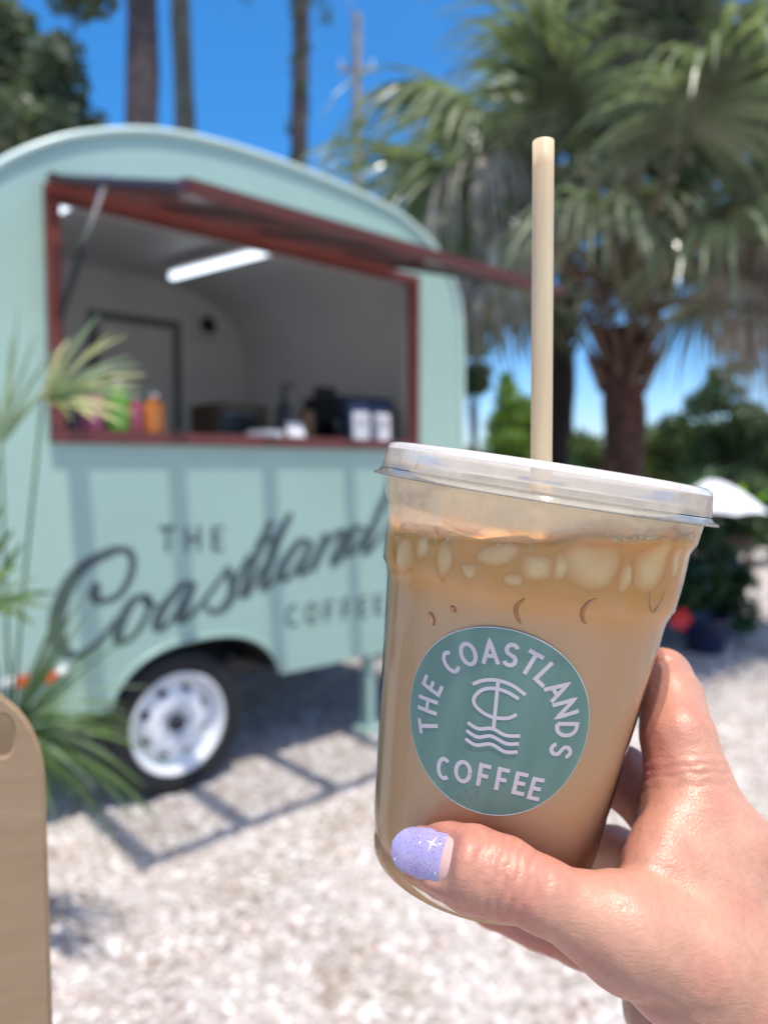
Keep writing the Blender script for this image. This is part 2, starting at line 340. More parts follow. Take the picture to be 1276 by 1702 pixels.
# lettering: brush strokes on the front wall (t, z), each a ribbon 1.5 mm proud of it
STROKES = {
'C': [(-.325,.885),(-.337,.852),(-.326,.825),(-.295,.818),(-.247,.835),(-.21,.884),(-.193,.942),(-.204,.984),(-.243,.999),(-.302,.983),(-.36,.957),(-.411,.911),(-.448,.843),(-.469,.773),(-.468,.711),(-.45,.666),(-.418,.641),(-.373,.645),(-.327,.671),(-.297,.702),(-.255,.752)],
'o': [(-.143,.817),(-.18,.815),(-.218,.779),(-.243,.729),(-.256,.689),(-.245,.658),(-.214,.665),(-.177,.695),(-.144,.745),(-.128,.791),(-.143,.817),(-.137,.786),(-.099,.775)],
'a': [(.063,.836),(.015,.848),(-.04,.804),(-.08,.76),(-.103,.714),(-.094,.685),(-.062,.696),(-.021,.746),(.042,.832)],
'a2': [(.053,.844),(.021,.785),(-.004,.731),(-.005,.703),(.023,.709),(.083,.758),(.155,.833),(.211,.899)],
's': [(.204,.886),(.225,.819),(.217,.767),(.176,.726),(.125,.72),(.104,.755)], 's2': [(.213,.765),(.247,.843),(.31,.937)],
't': [(.416,1.072),(.373,.991),(.316,.883),(.284,.804),(.277,.769),(.308,.783),(.372,.89)], 't2': [(.338,.985),(.40,.99),(.455,1.0)],
'l': [(.519,1.098),(.467,1.021),(.415,.922),(.378,.829),(.377,.79),(.413,.801),(.48,.868)],
'a3': [(.633,.961),(.579,.977),(.525,.938),(.48,.88),(.465,.839),(.479,.813),(.517,.833),(.617,.949)], 'a4': [(.629,.967),(.594,.907),(.566,.853),(.578,.831),(.617,.855),(.714,.994)],
'n': [(.714,1.0),(.673,.92),(.632,.841)], 'n2': [(.64,.859),(.722,.961),(.788,1.002),(.813,.984),(.783,.924),(.75,.875),(.771,.86),(.83,.914)],
'd': [(.944,1.006),(.882,1.013),(.847,.959),(.83,.907),(.856,.892),(.89,.916),(.962,1.012)], 'd2': [(1.148,1.251),(1.081,1.163),(1.007,1.036),(.944,.919),(.961,.897),(1.016,.94),(1.119,1.03)],
's3': [(1.119,1.03),(1.153,.987),(1.158,.938),(1.119,.899),(1.072,.909)]}
def ribbon(mb, pts, wfun, put, k=7, smooth=True):
    P = catmull([(x, z, 0) for x, z in pts], k) if smooth else [Vector((x, z, 0)) for x, z in pts]
    if not smooth and max((q-P[0]).length for q in P) < .02 and max((q1-q0).length for q0, q1 in zip(P[:-1], P[1:])) > .0012:      # fine steps so that strokes follow the curved cup
        Q = [P[0]]
        for q0, q1 in zip(P[:-1], P[1:]):
            m_ = max(1, int((q1-q0).length/.0005))
            if len(P) > 2 and m_ > 2: Q += [q0.lerp(q1, j/m_) for j in range(1, m_)]
            elif m_ > 2: Q += [q0.lerp(q1, j/m_) for j in range(1, m_)]
            Q.append(q1)
        P = Q
    vs = []; n = len(P)
    for i, q in enumerate(P):
        d = (P[min(i+1, n-1)]-P[max(i-1, 0)]); d = d.normalized() if d.length > 0 else Vector((1, 0, 0)); s = Vector((-d.y, d.x, 0))
        if not smooth and 0 < i < n-1:
            e0 = (P[i]-P[i-1]).normalized(); e1 = (P[i+1]-P[i]).normalized(); kk = 1/max(.5, math.cos(e0.angle(e1)/2))
        else: kk = 1
        ww = wfun(i/(n-1), d)*.5*kk
        for sg in (1, -1): vs.append(put(q.x+s.x*ww*sg, q.y+s.y*ww*sg))
    mb.add(vs, [[2*i, 2*i+1, 2*i+3, 2*i+2] for i in range(n-1)])
def wall_put(lift): return lambda t, z: (t, -lift, z)
for j, (key, pts) in enumerate(STROKES.items()):
    big = 1.25 if key == 'C' else 1.0
    mb = MB(); ribbon(mb, pts, lambda s, d: big*(.021 + .025*max(0, -d.y if d.y < 0 else d.y*.15))*(.55+.45*math.sin(math.pi*min(1, max(0, s*1.02)))**.4), wall_put(.0015+.0004*j))
    mb.build('script_stroke', M['letter'], T)
GL = {'T': [[(0, 1), (1, 1)], [(.5, 1), (.5, 0)]], 'H': [[(0, 1), (0, 0)], [(1, 1), (1, 0)], [(0, .5), (1, .5)]], 'E': [[(1, 1), (0, 1), (0, 0), (1, 0)], [(0, .52), (.85, .52)]],
      'F': [[(1, 1), (0, 1), (0, 0)], [(0, .48), (.8, .48)]], 'L': [[(0, 1), (0, 0), (1, 0)]], 'A': [[(0, 0), (.5, 1), (1, 0)], [(.2, .3), (.8, .3)]], 'N': [[(0, 0), (0, 1), (1, 0), (1, 1)]],
      'C': [[(.5+.5*math.cos(a_), .5+.5*math.sin(a_)) for a_ in np.linspace(R(48), R(312), 22)]], 'O': [[(.5+.5*math.cos(a_), .5+.5*math.sin(a_)) for a_ in np.linspace(0, 2*math.pi, 30)]],
      'D': [[(0, 0), (0, 1), (.3, 1)]+[(.3+.7*math.cos(a_), .5+.5*math.sin(a_)) for a_ in np.linspace(R(80), R(-80), 14)]+[(.3, 0), (0, 0)]],
      'S': [[(.5+.48*math.cos(a_), .75+.25*math.sin(a_)) for a_ in np.linspace(R(25), R(230), 14)]+[(.5+.5*math.cos(a_), .25+.25*math.sin(a_)) for a_ in np.linspace(R(50), R(-155), 14)]]}
def glyph(mb, ch, wd, ht, st, put):
    """stroke letter in a wd x ht box centred on 0; lift steps keep overlapping strokes apart"""
    for k, pl in enumerate(GL[ch]):
        pts = [((x-.5)*(wd-st), (y-.5)*(ht-st)) for x, y in pl]
        closed = ch == 'O'
        # extend free ends by half a stroke
        if not closed and len(pts) < 9:
            for e, o_ in ((0, 1), (-1, -2)):
                v = Vector((*pts[e], 0))-Vector((*pts[o_], 0)); v.normalize(); pts[e] = (pts[e][0]+v.x*st*.5, pts[e][1]+v.y*st*.5)
        ribbon(mb, pts, lambda s, d: st, (lambda x, y, k=k: put(x, y, k)), smooth=False)
for word, t0, t1, z0, z1, wd in (('THE', -.055, .16, 1.025, 1.011, .066), ('COFFEE', .525, 1.035, .648, .632, .072)):
    for i, ch in enumerate(word):
        q = i/(len(word)-1); tc = t0+(t1-t0)*q; zc = z0+(z1-z0)*q; mb = MB()
        glyph(mb, ch, wd*(.8 if ch in 'EF' else 1), .102, .0165, lambda x, y, k: (tc+x, -.0015-.0005*k, zc+y)); mb.build('painted_letter', M['letter'], T)
# inside
mb = MB(); D0, D1 = .50, 1.06
for c, d in (((D0, TW-.045, 1.33), (.05, .03, 1.78)), ((D1, TW-.045, 1.33), (.05, .03, 1.78)), (((D0+D1)/2, TW-.045, 2.245), (D1-D0+.05, .03, .05))): mb.box(c, d)
M['grey'] = simple('grey_trim', (.17, .17, .17), .5, .1, 8)
dr = mb.build('door_frame', M['grey'], T); mb = MB(); mb.box(((D0+D1)/2, TW-.038, 1.33), (D1-D0-.05, .012, 1.776)); mb.build('door_panel', M['liner'], dr)
mb = MB(); mb.box((1.28, TW-.06, 2.27), (.17, .05, .17)); fan = mb.build('wall_fan', M['liner'], T, bevel=.008)
mb = MB(); mb.lathe([(0, .012), (.05, .01), (.062, 0)], 24, Matrix.Translation((1.28, TW-.085, 2.27)) @ Matrix.Rotation(math.pi/2, 4, 'X')); mb.build('fan_grille', M['dark'], fan, smooth=True)
a = NM('led_tube_glow'); e = a.n('Emission'); e.inputs[0].default_value = (.78, .88, 1, 1); e.inputs[1].default_value = 2.2; a.l(e.outputs[0], a.out.inputs[0]); M['led'] = a.m
for (t0, y0, t1, y1) in ((.925, .76, .80, 1.58), (-.10, .62, -.17, 1.40)):
    A = Vector((t0, y0, 2.44)); B = Vector((t1, y1, 2.44)); mb = MB(); mb.tube([A, B], .020, 10); tb = mb.build('led_tube', M['led'], T, smooth=True, auto=40)
    mb = MB(); dv = (B-A).normalized(); rot = Matrix((dv, Vector((-dv.y, dv.x, 0)), Vector((0, 0, 1)))).transposed(); mb.box((A+B)/2+Vector((0, 0, .04)), ((B-A).length, .06, .03), rot); mb.build('light_base', M['liner'], tb)

# things on the counter
CZ = 1.4005
def bottle(t, y, r, h, m, label, capm):
    o = empty('bottle', TL(t, y, CZ)); tag(o, label, 'bottle', 'bottles at the left end of the serving counter')
    mb = MB(); mb.lathe([(0, 0), (r*.92, 0), (r, .01), (r, h*.68), (r*.85, h*.78), (r*.42, h*.88), (r*.40, h*.95)], 20); mb.build('bottle_body', m, o, smooth=True)
    mb = MB(); mb.lathe([(r*.46, h*.93), (r*.46, h), (0, h)], 16); mb.build('bottle_cap', capm, o, smooth=True, auto=40)
for t, y, r, h, c, lb in ((-.372, .12, .036, .17, (.035, .008, .03), 'dark purple bottle beside the window frame at the counter end'), (-.29, .10, .04, .20, (.32, .06, .14), 'magenta bottle between the dark purple and the green bottles'),
                     (-.195, .10, .043, .21, (.13, .33, .03), 'leaf green bottle standing among the purple and pink bottles'), (-.108, .15, .034, .17, (.34, .07, .12), 'pinkish red bottle between the green and the orange bottles'), (-.04, .12, .038, .18, (.75, .24, .04), 'bright orange bottle at the inner end of the bottle row')):
    bottle(t, y, r, h, simple('bottle_juice', c, .25, .1, 10), lb, M['paper'])
o = empty('toaster_oven', TL(.60, .62, CZ-.02), TA); tag(o, 'dark brown boxy machine behind the middle of the serving counter', 'oven')
mb = MB(); mb.box((0, 0, .115), (.30, .26, .21)); mb.build('oven_body', M['brownbox'], o, bevel=.012)
mb = MB(); mb.box((-.03, -.134, .12), (.2, .008, .13)); mb.build('oven_door', M['dark'], o); mb = MB(); mb.tube([(-.11, -.15, .17), (.05, -.15, .17)], .006, 8); mb.build('oven_handle', M['steel'], o)
mb = MB(); mb.box((.36, .625, .919), (.6, .40, .918)); mb.build('back_cabinet', M['grey'], T)
o = empty('napkin_stack', TL(.48, .15, CZ), TA); tag(o, 'low stack of pale napkins in front of the brown machine', 'napkins')
for k in range(5):
    mb = MB(); mb.box((.004*k, .003*(k % 2), .006+.011*k), (.16-.012*k, .11, .010), Matrix.Rotation(.1*(k-2), 3, 'Z')); mb.build('napkin', M['paper'], o)
o = empty('sign_holder', TL(.66, .15, CZ), TA); tag(o, 'small shiny white leaning card holder right of the napkins', 'card holder')
mb = MB(); mb.box((0, 0, .05), (.09, .012, .10), Matrix.Rotation(R(-22), 3, 'X')); mb.build('card', M['paper'], o, bevel=.002); mb = MB(); mb.box((0, .02, .006), (.10, .08, .012)); mb.build('holder_foot', M['white_metal'], o, bevel=.003)
o = empty('syrup_pump', TL(.70, .30, CZ)); tag(o, 'tall slim dark pump bottle behind the white card holder', 'pump bottle')
mb = MB(); mb.lathe([(0, 0), (.036, 0), (.036, .17), (.02, .2), (.012, .21), (.012, .26)], 18); mb.build('pump_body', M['dark'], o, smooth=True); mb = MB(); mb.tube([(0, 0, .26), (0, 0, .285), (.03, -.03, .283), (.05, -.05, .27)], .008, 8); mb.build('pump_spout', M['dark'], o, smooth=True)
o = empty('paper_cup_stack', TL(.82, .28, CZ)); tag(o, 'short stack of brown paper cups beside the pump bottle', 'cups')
for k in range(5):
    mb = MB(); mb.lathe([(.028, .0+.016*k), (.038, .09+.016*k), (.041, .092+.016*k), (.039, .095+.016*k)], 20); mb.build('paper_cup', simple('brown_cup', (.22, .13, .08), .7, .1), o, smooth=True)
def bag(t, y, lb):
    o = empty('coffee_bag', TL(t, y, CZ), TA+R(-12)); tag(o, lb, 'bag', 'dark coffee bags with white labels on the counter')
    mb = MB(); mb.add([(x*wx, yy*wy, z) for z, wx, wy in ((0, .062, .04), (.05, .066, .044), (.15, .064, .036), (.20, .06, .018), (.225, .06, .004)) for x, yy in ((-1, -1), (1, -1), (1, 1), (-1, 1))],
                      [[4*i+k, 4*i+(k+1) % 4, 4*i+4+(k+1) % 4, 4*i+4+k] for i in range(4) for k in range(4)]+[[3, 2, 1, 0], [16, 17, 18, 19]]); mb.build('bag_body', M['navy'], o, bevel=.004)
    mb = MB(); mb.box((0, -.0445, .095), (.088, .003, .13), Matrix.Rotation(R(-3), 3, 'X')); mb.build('bag_label', M['paper'], o)
    for k in range(4):
        mb = MB(); mb.box((0, -.0465, .06+.022*k), (.06-.01*(k % 2), .002, .006), Matrix.Rotation(R(-3), 3, 'X')); mb.build('label_print', M['grey'], o)
bag(1.01, .13, 'left one of two dark bags with a white label by the window post')
bag(1.165, .15, 'right one of two dark bags with a white label, nearest the window post')
o = empty('espresso_machine', TL(1.22, .42, CZ), TA); tag(o, 'black espresso machine at the right end of the counter behind the labelled bags', 'espresso machine')
mb = MB(); mb.box((0, .02, .16), (.42, .30, .10)); mb.box((0, .12, .06), (.40, .12, .12)); mb.box((0, -.02, .012), (.42, .28, .024)); mb.build('machine_body', M['dark'], o, bevel=.01)
mb = MB(); mb.box((0, .02, .235), (.40, .28, .05)); mb.build('cup_tray', M['dark'], o, bevel=.008)
for x in (-.1, .1):
    mb = MB(); mb.lathe([(.03, .11), (.032, .09), (.02, .075), (0, .075)], 16, Matrix.Translation((x, -.08, 0))); mb.build('group_head', M['steel'], o, smooth=True)
mb = MB(); mb.tube([(-.19, -.1, .17), (-.2, -.13, .12), (-.2, -.13, .05)], .005, 8); mb.build('steam_wand', M['steel'], o, smooth=True)
o = empty('grinder', TL(1.20, .62, CZ-.0)); tag(o, 'dark coffee grinder with a hopper standing behind the espresso machine', 'grinder'); 
mb = MB(); mb.lathe([(0, 0), (.06, 0), (.055, .2), (.05, .21)], 18); mb.build('grinder_body', M['dark'], o, smooth=True); mb = MB(); mb.lathe([(.035, .21), (.06, .30), (.06, .33), (0, .335)], 18); mb.build('hopper', M['dark'], o, smooth=True)
mb = MB(); mb.box((1.2, .60, .929), (.5, .34, .938)); mb.build('side_cabinet', M['grey'], T)

# ------------------------------------------------------------------ vegetation
M['palm_leaf'] = leafy('palm_leaf', (.036, .054, .026), (.38, .42, .27), .36, 1.6, .22, 1.0)
M['palm_dead'] = leafy('dead_palm_leaf', (.20, .155, .13), (.66, .58, .52), .18, 2.5, .6)
M['petiole'] = simple('palm_petiole', (.19, .17, .10), .5, .25, 8)
M['petiole_dead'] = simple('dry_petiole', (.17, .105, .07), .7, .25, 8)
M['palm_bark'] = simple('palm_bark', (.085, .036, .026), .85, .35, 9, .8, 26, .02)
M['palm_bark_dark'] = simple('dark_palm_bark', (.028, .019, .017), .9, .35, 9, .8, 26, .02)
M['pine_bark'] = simple('pine_bark', (.060, .045, .046), .9, .4, 5, 1, 14, .03)
M['grey_bark'] = simple('grey_green_bark', (.115, .12, .095), .9, .25, 5, .6, 18, .02)
def frond_parts(e0, Lp, Lb, nl, droop, hang, spread=118, seed=0, wid=.04):
    r_ = np.random.default_rng(seed)
    pts = []; p = np.zeros(3); e = R(e0); n = 9
    for i in range(n):
        pts.append(p.copy()); p = p + np.array([math.cos(e), 0, math.sin(e)])*Lp/(n-1); e -= droop*.5/(n-1)
    h = pts[-1]; d = np.array([math.cos(e), 0, math.sin(e)]); up = np.array([-math.sin(e), 0, math.cos(e)]); side = np.array([0, 1., 0])
    V = []; F = []; seg = 6
    for k in range(nl):
        q = (k+.5)/nl*2-1; ph = R(spread)*q + r_.normal(0, .02)
        L = Lb*(1-.38*abs(q)**1.6)*r_.uniform(.9, 1.08)
        base = h + d*Lb*.28*(1-abs(q))
        dr = d*math.cos(ph) + side*math.sin(ph) - up*(.28*abs(math.sin(ph))+.06*r_.normal()); dr /= np.linalg.norm(dr)
        p = base.copy(); st = L/seg; nrm = up.copy(); gr = droop*r_.uniform(.6, 1.5) + hang*r_.uniform(1.2, 2)
        if r_.random() < .12: gr += 1.2
        b0 = len(V)
        for s in range(seg+1):
            u = s/seg; wv = wid*(1-u**1.7)*min(1, .35+u*4)*.5 if s < seg else .0015
            t = np.cross(dr, nrm); t /= np.linalg.norm(t)+1e-9; nn = np.cross(t, dr)
            V += [p-t*wv+nn*wv*.15, p-nn*wv*.45, p+t*wv+nn*wv*.15]
            p = p + dr*st; dr = dr + np.array([0, 0, -1])*gr*(.25+u)*.28; dr /= np.linalg.norm(dr)
        for s in range(seg):
            a_ = b0+3*s; F += [[a_, a_+1, a_+4, a_+3], [a_+1, a_+2, a_+5, a_+4]]
    return pts, np.array(V), np.array(F)
def frond_mesh(name, mats, **kw):
    pts, V, F = frond_parts(**kw); mb = MB(); n = len(pts)
    mb.tube([Vector(q) for q in pts], [.034*(1-.6*i/(n-1)) for i in range(n)], 6, True, .55)
    mb.cur = 1; mb.add([tuple(v) for v in V], [list(f) for f in F])
    o = mb.build(name, mats); me = o.data; bpy.data.objects.remove(o); return me
GREEN = [frond_mesh('frond', [M['petiole'], M['palm_leaf']], e0=e, Lp=lp, Lb=1.12, nl=46, droop=dr, hang=hg, seed=i, wid=.058) for i, (e, lp, dr, hg) in
         enumerate([(82, .85, .4, .2), (68, 1.05, .5, .3), (56, 1.15, .6, .4), (44, 1.15, .6, .5), (33, 1.15, .6, .6), (22, 1.1, .6, .7), (48, 1.1, .9, .9)])]
DEAD = [frond_mesh('dead_frond', [M['petiole_dead'], M['palm_dead']], e0=e, Lp=lp, Lb=.95, nl=40, droop=dr, hang=hg, spread=80, seed=50+i, wid=.045) for i, (e, lp, dr, hg) in
        enumerate([(38, 1.15, 2.0, 2.2), (26, 1.1, 1.8, 2.4), (12, 1.0, 1.6, 2.2)])]
def palm(name, loc, trunk_h, r, label, bark, greens, deads, hz):
    o = empty(name, loc); tag(o, label, 'palm tree')
    mb = MB(); n = 16
    mb.tube([(.03*math.sin(i*.7), .02*math.cos(i), trunk_h*i/n) for i in range(n+1)], [r*(1.25-.25*min(1, i/3))*(1+.05*math.sin(i*2.3)) for i in range(n+1)], 20)
    tr_ = mb.build('trunk', bark, o, smooth=True)
    for k in range(26):      # old leaf bases criss-crossing up the trunk
        an = k*2.4; z = trunk_h*(.80+.19*k/26); c = Vector((math.cos(an)*r*1.02, math.sin(an)*r*1.02, z))
        b = MB(); b.tube([c, c+Vector((math.cos(an)*.05, math.sin(an)*.05, .11)), c+Vector((math.cos(an)*.13, math.sin(an)*.13, .26))], [.055, .045, .02], 6, True, .5)
        b.build('leaf_base', M['petiole_dead'], tr_)
    for az, zf, mi, sc_ in greens:
        f = bpy.data.objects.new('frond', GREEN[mi]); COL.objects.link(f); f.parent = o; f.location = (.06*math.cos(az), .06*math.sin(az), trunk_h+hz*zf); f.rotation_euler = (random.uniform(-.15, .15), 0, az); f.scale = (sc_,)*3
    for az, zf, mi, sc_ in deads:
        f = bpy.data.objects.new('dead_frond', DEAD[mi]); COL.objects.link(f); f.parent = o; f.location = (.1*math.cos(az), .1*math.sin(az), trunk_h+hz*zf); f.rotation_euler = (random.uniform(-.2, .2), 0, az); f.scale = (sc_,)*3
    return o
def crown_list(seed, n):
    r_ = random.Random(seed); o = []
    for k in range(n):
        q = k/n; mi = 5 if q < .18 else 4 if q < .38 else 3 if q < .55 else 6 if q < .68 else 2 if q < .82 else 1 if q < .94 else 0
        o.append((k*2.399+r_.uniform(-.2, .2), .05+.95*q, mi, r_.uniform(.88, 1.1)))
    return o
palm('cabbage_palm', (1.72, 5.4, 0), 2.30, .148, 'big cabbage palm with reddish brown trunk and drooping fan fronds right of the trailer', M['palm_bark'],
     crown_list(3, 40), [(R(203), .25, 0, 1.0), (R(190), .35, 1, .95), (R(215), .1, 0, .9), (R(-20), .2, 0, 1.0), (R(-33), .3, 1, 1.05), (R(-8), .1, 1, .95), (R(20), .15, 1, .9), (R(213), 1.0, 0, 1.0), (R(221), .85, 1, .85), (R(-64), .35, 0, .9), (R(-71), .2, 1, .85), (R(-58), .45, 1, .9), (R(-50), .3, 0, .9)], .75)
palm('cabbage_palm', (1.68, 7.3, 0), 3.0, .16, 'slimmer dark trunked cabbage palm standing behind the big palm, beside the straw', M['palm_bark_dark'],
     crown_list(11, 34), [(R(190), .5, 0, .8), (R(160), .4, 1, .8), (R(20), .4, 2, .8)], .7)

def leaf_cloud(clumps, n, size, rg, flat=.75):
    """n leaf faces spread through the clumps: [(centre, radius)]"""
    c = np.array([list(q[0]) for q in clumps]); r = np.array([q[1] for q in clumps]); pw = r**2/np.sum(r**2)
    k = rg.choice(len(clumps), n, p=pw); d = rg.normal(size=(n, 3)); d /= np.linalg.norm(d, axis=1)[:, None]
    rad = r[k]*np.where(rg.random(n) < .7, rg.uniform(.62, 1.05, n), rg.uniform(.1, .9, n))
    p = c[k]+d*rad[:, None]*np.array([1, 1, flat])
    a_ = rg.normal(size=(n, 3)); a_ /= np.linalg.norm(a_, axis=1)[:, None]; b_ = np.cross(a_, rg.normal(size=(n, 3))); b_ /= np.linalg.norm(b_, axis=1)[:, None]
    s = size*rg.uniform(.6, 1.4, n)[:, None]; m_ = np.cross(a_, b_)*.12
    V = np.stack([p-a_*s, p+b_*s*.42+m_*s, p+a_*s, p-b_*s*.42+m_*s], 1).reshape(-1, 3); F = np.arange(4*n).reshape(n, 4)
    return V, F
def clumps_in(c, rx, ry, rz, k, r0, r1, rg, low=-1):
    o = []
    for _ in range(k):
        d = rg.normal(size=3); d /= np.linalg.norm(d); d *= rg.uniform(.35, 1)
        o.append(((c[0]+d[0]*rx, c[1]+d[1]*ry, c[2]+max(low, d[2])*rz), rg.uniform(r0, r1)))
    return o
def tree(name, loc, h, r, crown_c, rad, k, cr, nleaf, size, mleaf, mbark, label, cat='tree', seed=1, group=None, extra=None):
    rg = np.random.default_rng(seed); o = empty(name, loc); tag(o, label, cat, group)
    cl = clumps_in(crown_c, *rad, k, cr[0], cr[1], rg)
    if extra: cl += extra
    mb = MB(); top = Vector(crown_c); n = 7
    base = [Vector((0, 0, 0)).lerp(Vector((crown_c[0], crown_c[1], crown_c[2])), i/n) + Vector((.03*math.sin(i*2.1+seed), .03*math.cos(i*1.7), 0))*h*.3 for i in range(n+1)]
    mb.tube(base, [r*(1.3 if i == 0 else 1-.75*i/n) for i in range(n+1)], 10)
    for q, rr in cl[::2]:
        s = base[rg.integers(3, 6)]; e = Vector(q); mb.tube([s, s.lerp(e, .5)+Vector((0, 0, .08*h*.2)), e], [r*.35, r*.2, r*.06], 5)
    mb.build('trunk', mbark, o, smooth=True)
    V, F = leaf_cloud(cl, nleaf, size, rg); np_mesh('crown', V, F, mleaf, o)
    return o
M['oak_leaf'] = leafy('oak_leaf', (.05, .07, .035), (.15, .185, .10), .25, .8, .5)
M['lime_leaf'] = leafy('lime_leaf', (.10, .17, .025), (.24, .36, .07), .4, .9, .5)
M['olive_leaf'] = leafy('olive_leaf', (.06, .10, .025), (.16, .22, .06), .3, .7, .5)
M['dark_leaf'] = leafy('dark_leaf', (.022, .046, .016), (.085, .145, .045), .25, 1.1, .45)
M['shrub_leaf'] = leafy('shrub_leaf', (.014, .035, .014), (.05, .11, .035), .3, 6, .3)
M['bright_leaf'] = leafy('bright_leaf', (.12, .25, .015), (.24, .42, .03), .45, 3, .35)
# left oak, trunks behind the trailer
tree('oak_tree', (-4.2, 9.0, 0), 6, .2, (.25, 0, 5.75), (1.3, 1.2, 1.5), 24, (.3, .55), 9000, .085, M['oak_leaf'], M['grey_bark'], 'leafy grey green oak above the left end of the trailer roof', seed=5)
def tall_trunk(name, x, y, r, h, mb_, label, lean=0, cat='tree', seed=3, ivy=False, ml='dark_leaf'):
    rg = np.random.default_rng(seed); o = empty(name, (x, y, 0)); tag(o, label, cat); b = MB(); n = 14
    P = [Vector((lean*h*i/n+.03*math.sin(i*1.3+seed), .03*math.cos(i+seed), h*i/n)) for i in range(n+1)]
    b.tube(P, [r*(1.15-.4*i/n)*(1+.04*math.sin(i*3.3)) for i in range(n+1)], 14)
    cl = clumps_in((lean*h, 0, h), 1.6, 1.6, 1.0, 9, .5, .9, rg)
    for q, rr in cl: b.tube([P[-2], Vector(q)], [r*.4, r*.1], 5)
    b.build('trunk', mb_, o, smooth=True)
    V, F = leaf_cloud(cl, 2500, .12, rg); np_mesh('crown', V, F, M[ml], o)
    if ivy:
        cl = [((lean*z+rg.normal()*.05, rg.normal()*.05, z), r*rg.uniform(.9, 1.5)) for z in np.linspace(.5, h*.95, 46)] + [((rg.normal()*.2+.15, 0, z), .14) for z in (8.6, 8.9, 9.2, 9.5)] + [((-.9, 0, 9.35), .2)]
        V, F = leaf_cloud(cl, 3200, .05, rg, 1.3); np_mesh('ivy', V, F, M['dark_leaf'], o)
    return o
tall_trunk('pine_tree', -3.80, 12.0, .27, 13, M['pine_bark'], 'thick dark pine trunk rising behind the trailer roof, left of the grey trunk', seed=3)
tall_trunk('slender_tree', -3.65, 13.8, .20, 13, M['grey_bark'], 'slimmer grey green trunk just right of the thick dark pine trunk', .003, seed=4)
tall_trunk('ivy_tree', -1.42, 13.0, .155, 13, M['pine_bark'], 'narrow dark trunk wrapped in ivy behind the middle of the trailer roof', seed=8, ivy=True)
# pole
o = empty('utility_pole', (-.53, 15, 0)); tag(o, 'slim pale utility pole with a crossarm and lamp against the sky', 'utility pole')
mb = MB(); mb.tube([(0, 0, 0), (0, 0, 10.1)], [.13, .085], 12); mb.build('post', M['pole'], o, smooth=True, auto=40)
mb = MB(); mb.box((0, -.1, 9.0), (.7, .06, .07)); mb.build('crossarm', M['pole'], o)
for x in (-.3, .3):
    mb = MB(); mb.lathe([(.02, 9.036), (.035, 9.09), (.025, 9.14), (.04, 9.17), (0, 9.19)], 10, Matrix.Translation((x, -.1, 0))); mb.build('insulator', M['white_metal'], o, smooth=True)
mb = MB(); mb.tube([(0, -.05, 9.6), (-.15, -.12, 10.3), (-.2, -.2, 10.42)], .02, 6); mb.build('lamp_arm', M['steel'], o)
mb = MB(); mb.lathe([(0, .07), (.10, .055), (.16, .01), (.15, -.02), (0, -.04)], 16, Matrix.Translation((-.24, -.25, 10.42)) @ Matrix.Diagonal((1.5, 1, 1, 1))); mb.build('lamp_head', M['white_metal'], o, smooth=True)
# trees and shrubs beyond the palms
BG = 'trees beyond the yard'
tree('lime_tree', (2.25, 13, 0), 3, .08, (0, 0, 1.75), (.75, .8, .95), 14, (.3, .5), 7000, .07, M['lime_leaf'], M['grey_bark'], 'bright lime green tree seen between the trailer end and the straw', seed=21, group=BG, extra=[((-.12, 0, 2.82), .14), ((-.1, 0, 2.65), .2), ((-.05, 0, 2.4), .3), ((0, 0, 2.1), .4)])
tree('olive_tree', (5.2, 14, 0), 3, .08, (0, 0, 1.55), (1.3, .9, .75), 15, (.3, .5), 7000, .075, M['olive_leaf'], M['grey_bark'], 'low olive green tree right of the reddish palm trunk', seed=22, group=BG)
tree('olive_tree', (3.55, 14.5, 0), 3, .08, (0, 0, 1.6), (.8, .9, .85), 12, (.3, .5), 5000, .075, M['olive_leaf'], M['grey_bark'], 'olive green tree framed between the two palm trunks', seed=23, group=BG)
tree('dark_tree', (5.55, 12, 0), 4, .10, (0, 0, 1.95), (.85, .9, .8), 14, (.25, .42), 6000, .07, M['dark_leaf'], M['pine_bark'], 'dark green tree with a sky gap above the white canopy', seed=24, group=BG, extra=[((-.15, 0, 2.75), .25), ((.2, 0, 2.9), .22)])
tree('dark_tree', (6.6, 12, 0), 4, .10, (0, 0, 2.0), (.75, .9, .9), 14, (.3, .5), 6000, .07, M['dark_leaf'], M['pine_bark'], 'dark green tree cut by the right edge of the picture', seed=25, group=BG)
tree('broadleaf_tree', (1.20, 10, 0), 4, .06, (0, 0, 2.85), (.12, .4, .80), 12, (.12, .2), 1800, .07, M['dark_leaf'], M['pine_bark'], 'dark hanging foliage beside the right end of the trailer', seed=26, group=BG)
def shrub(loc, label, rad, k, cr, n, size, m, seed, name='shrub', zc=None, group=None):
    rg = np.random.default_rng(seed); o = empty(name, loc); tag(o, label, 'shrub', group); zc = zc or rad[2]
    cl = clumps_in((0, 0, zc), *rad, k, cr[0], cr[1], rg); mb = MB()
    for q, rr in cl: mb.tube([(0, 0, 0), (q[0]*.4, q[1]*.4, q[2]*.6), q], [.02, .012, .005], 5)
    mb.build('stem', M['pine_bark'], o, smooth=True); V, F = leaf_cloud(cl, n, size, rg); V[:, 2] = np.maximum(V[:, 2], .004); np_mesh('foliage', V, F, m, o); return o
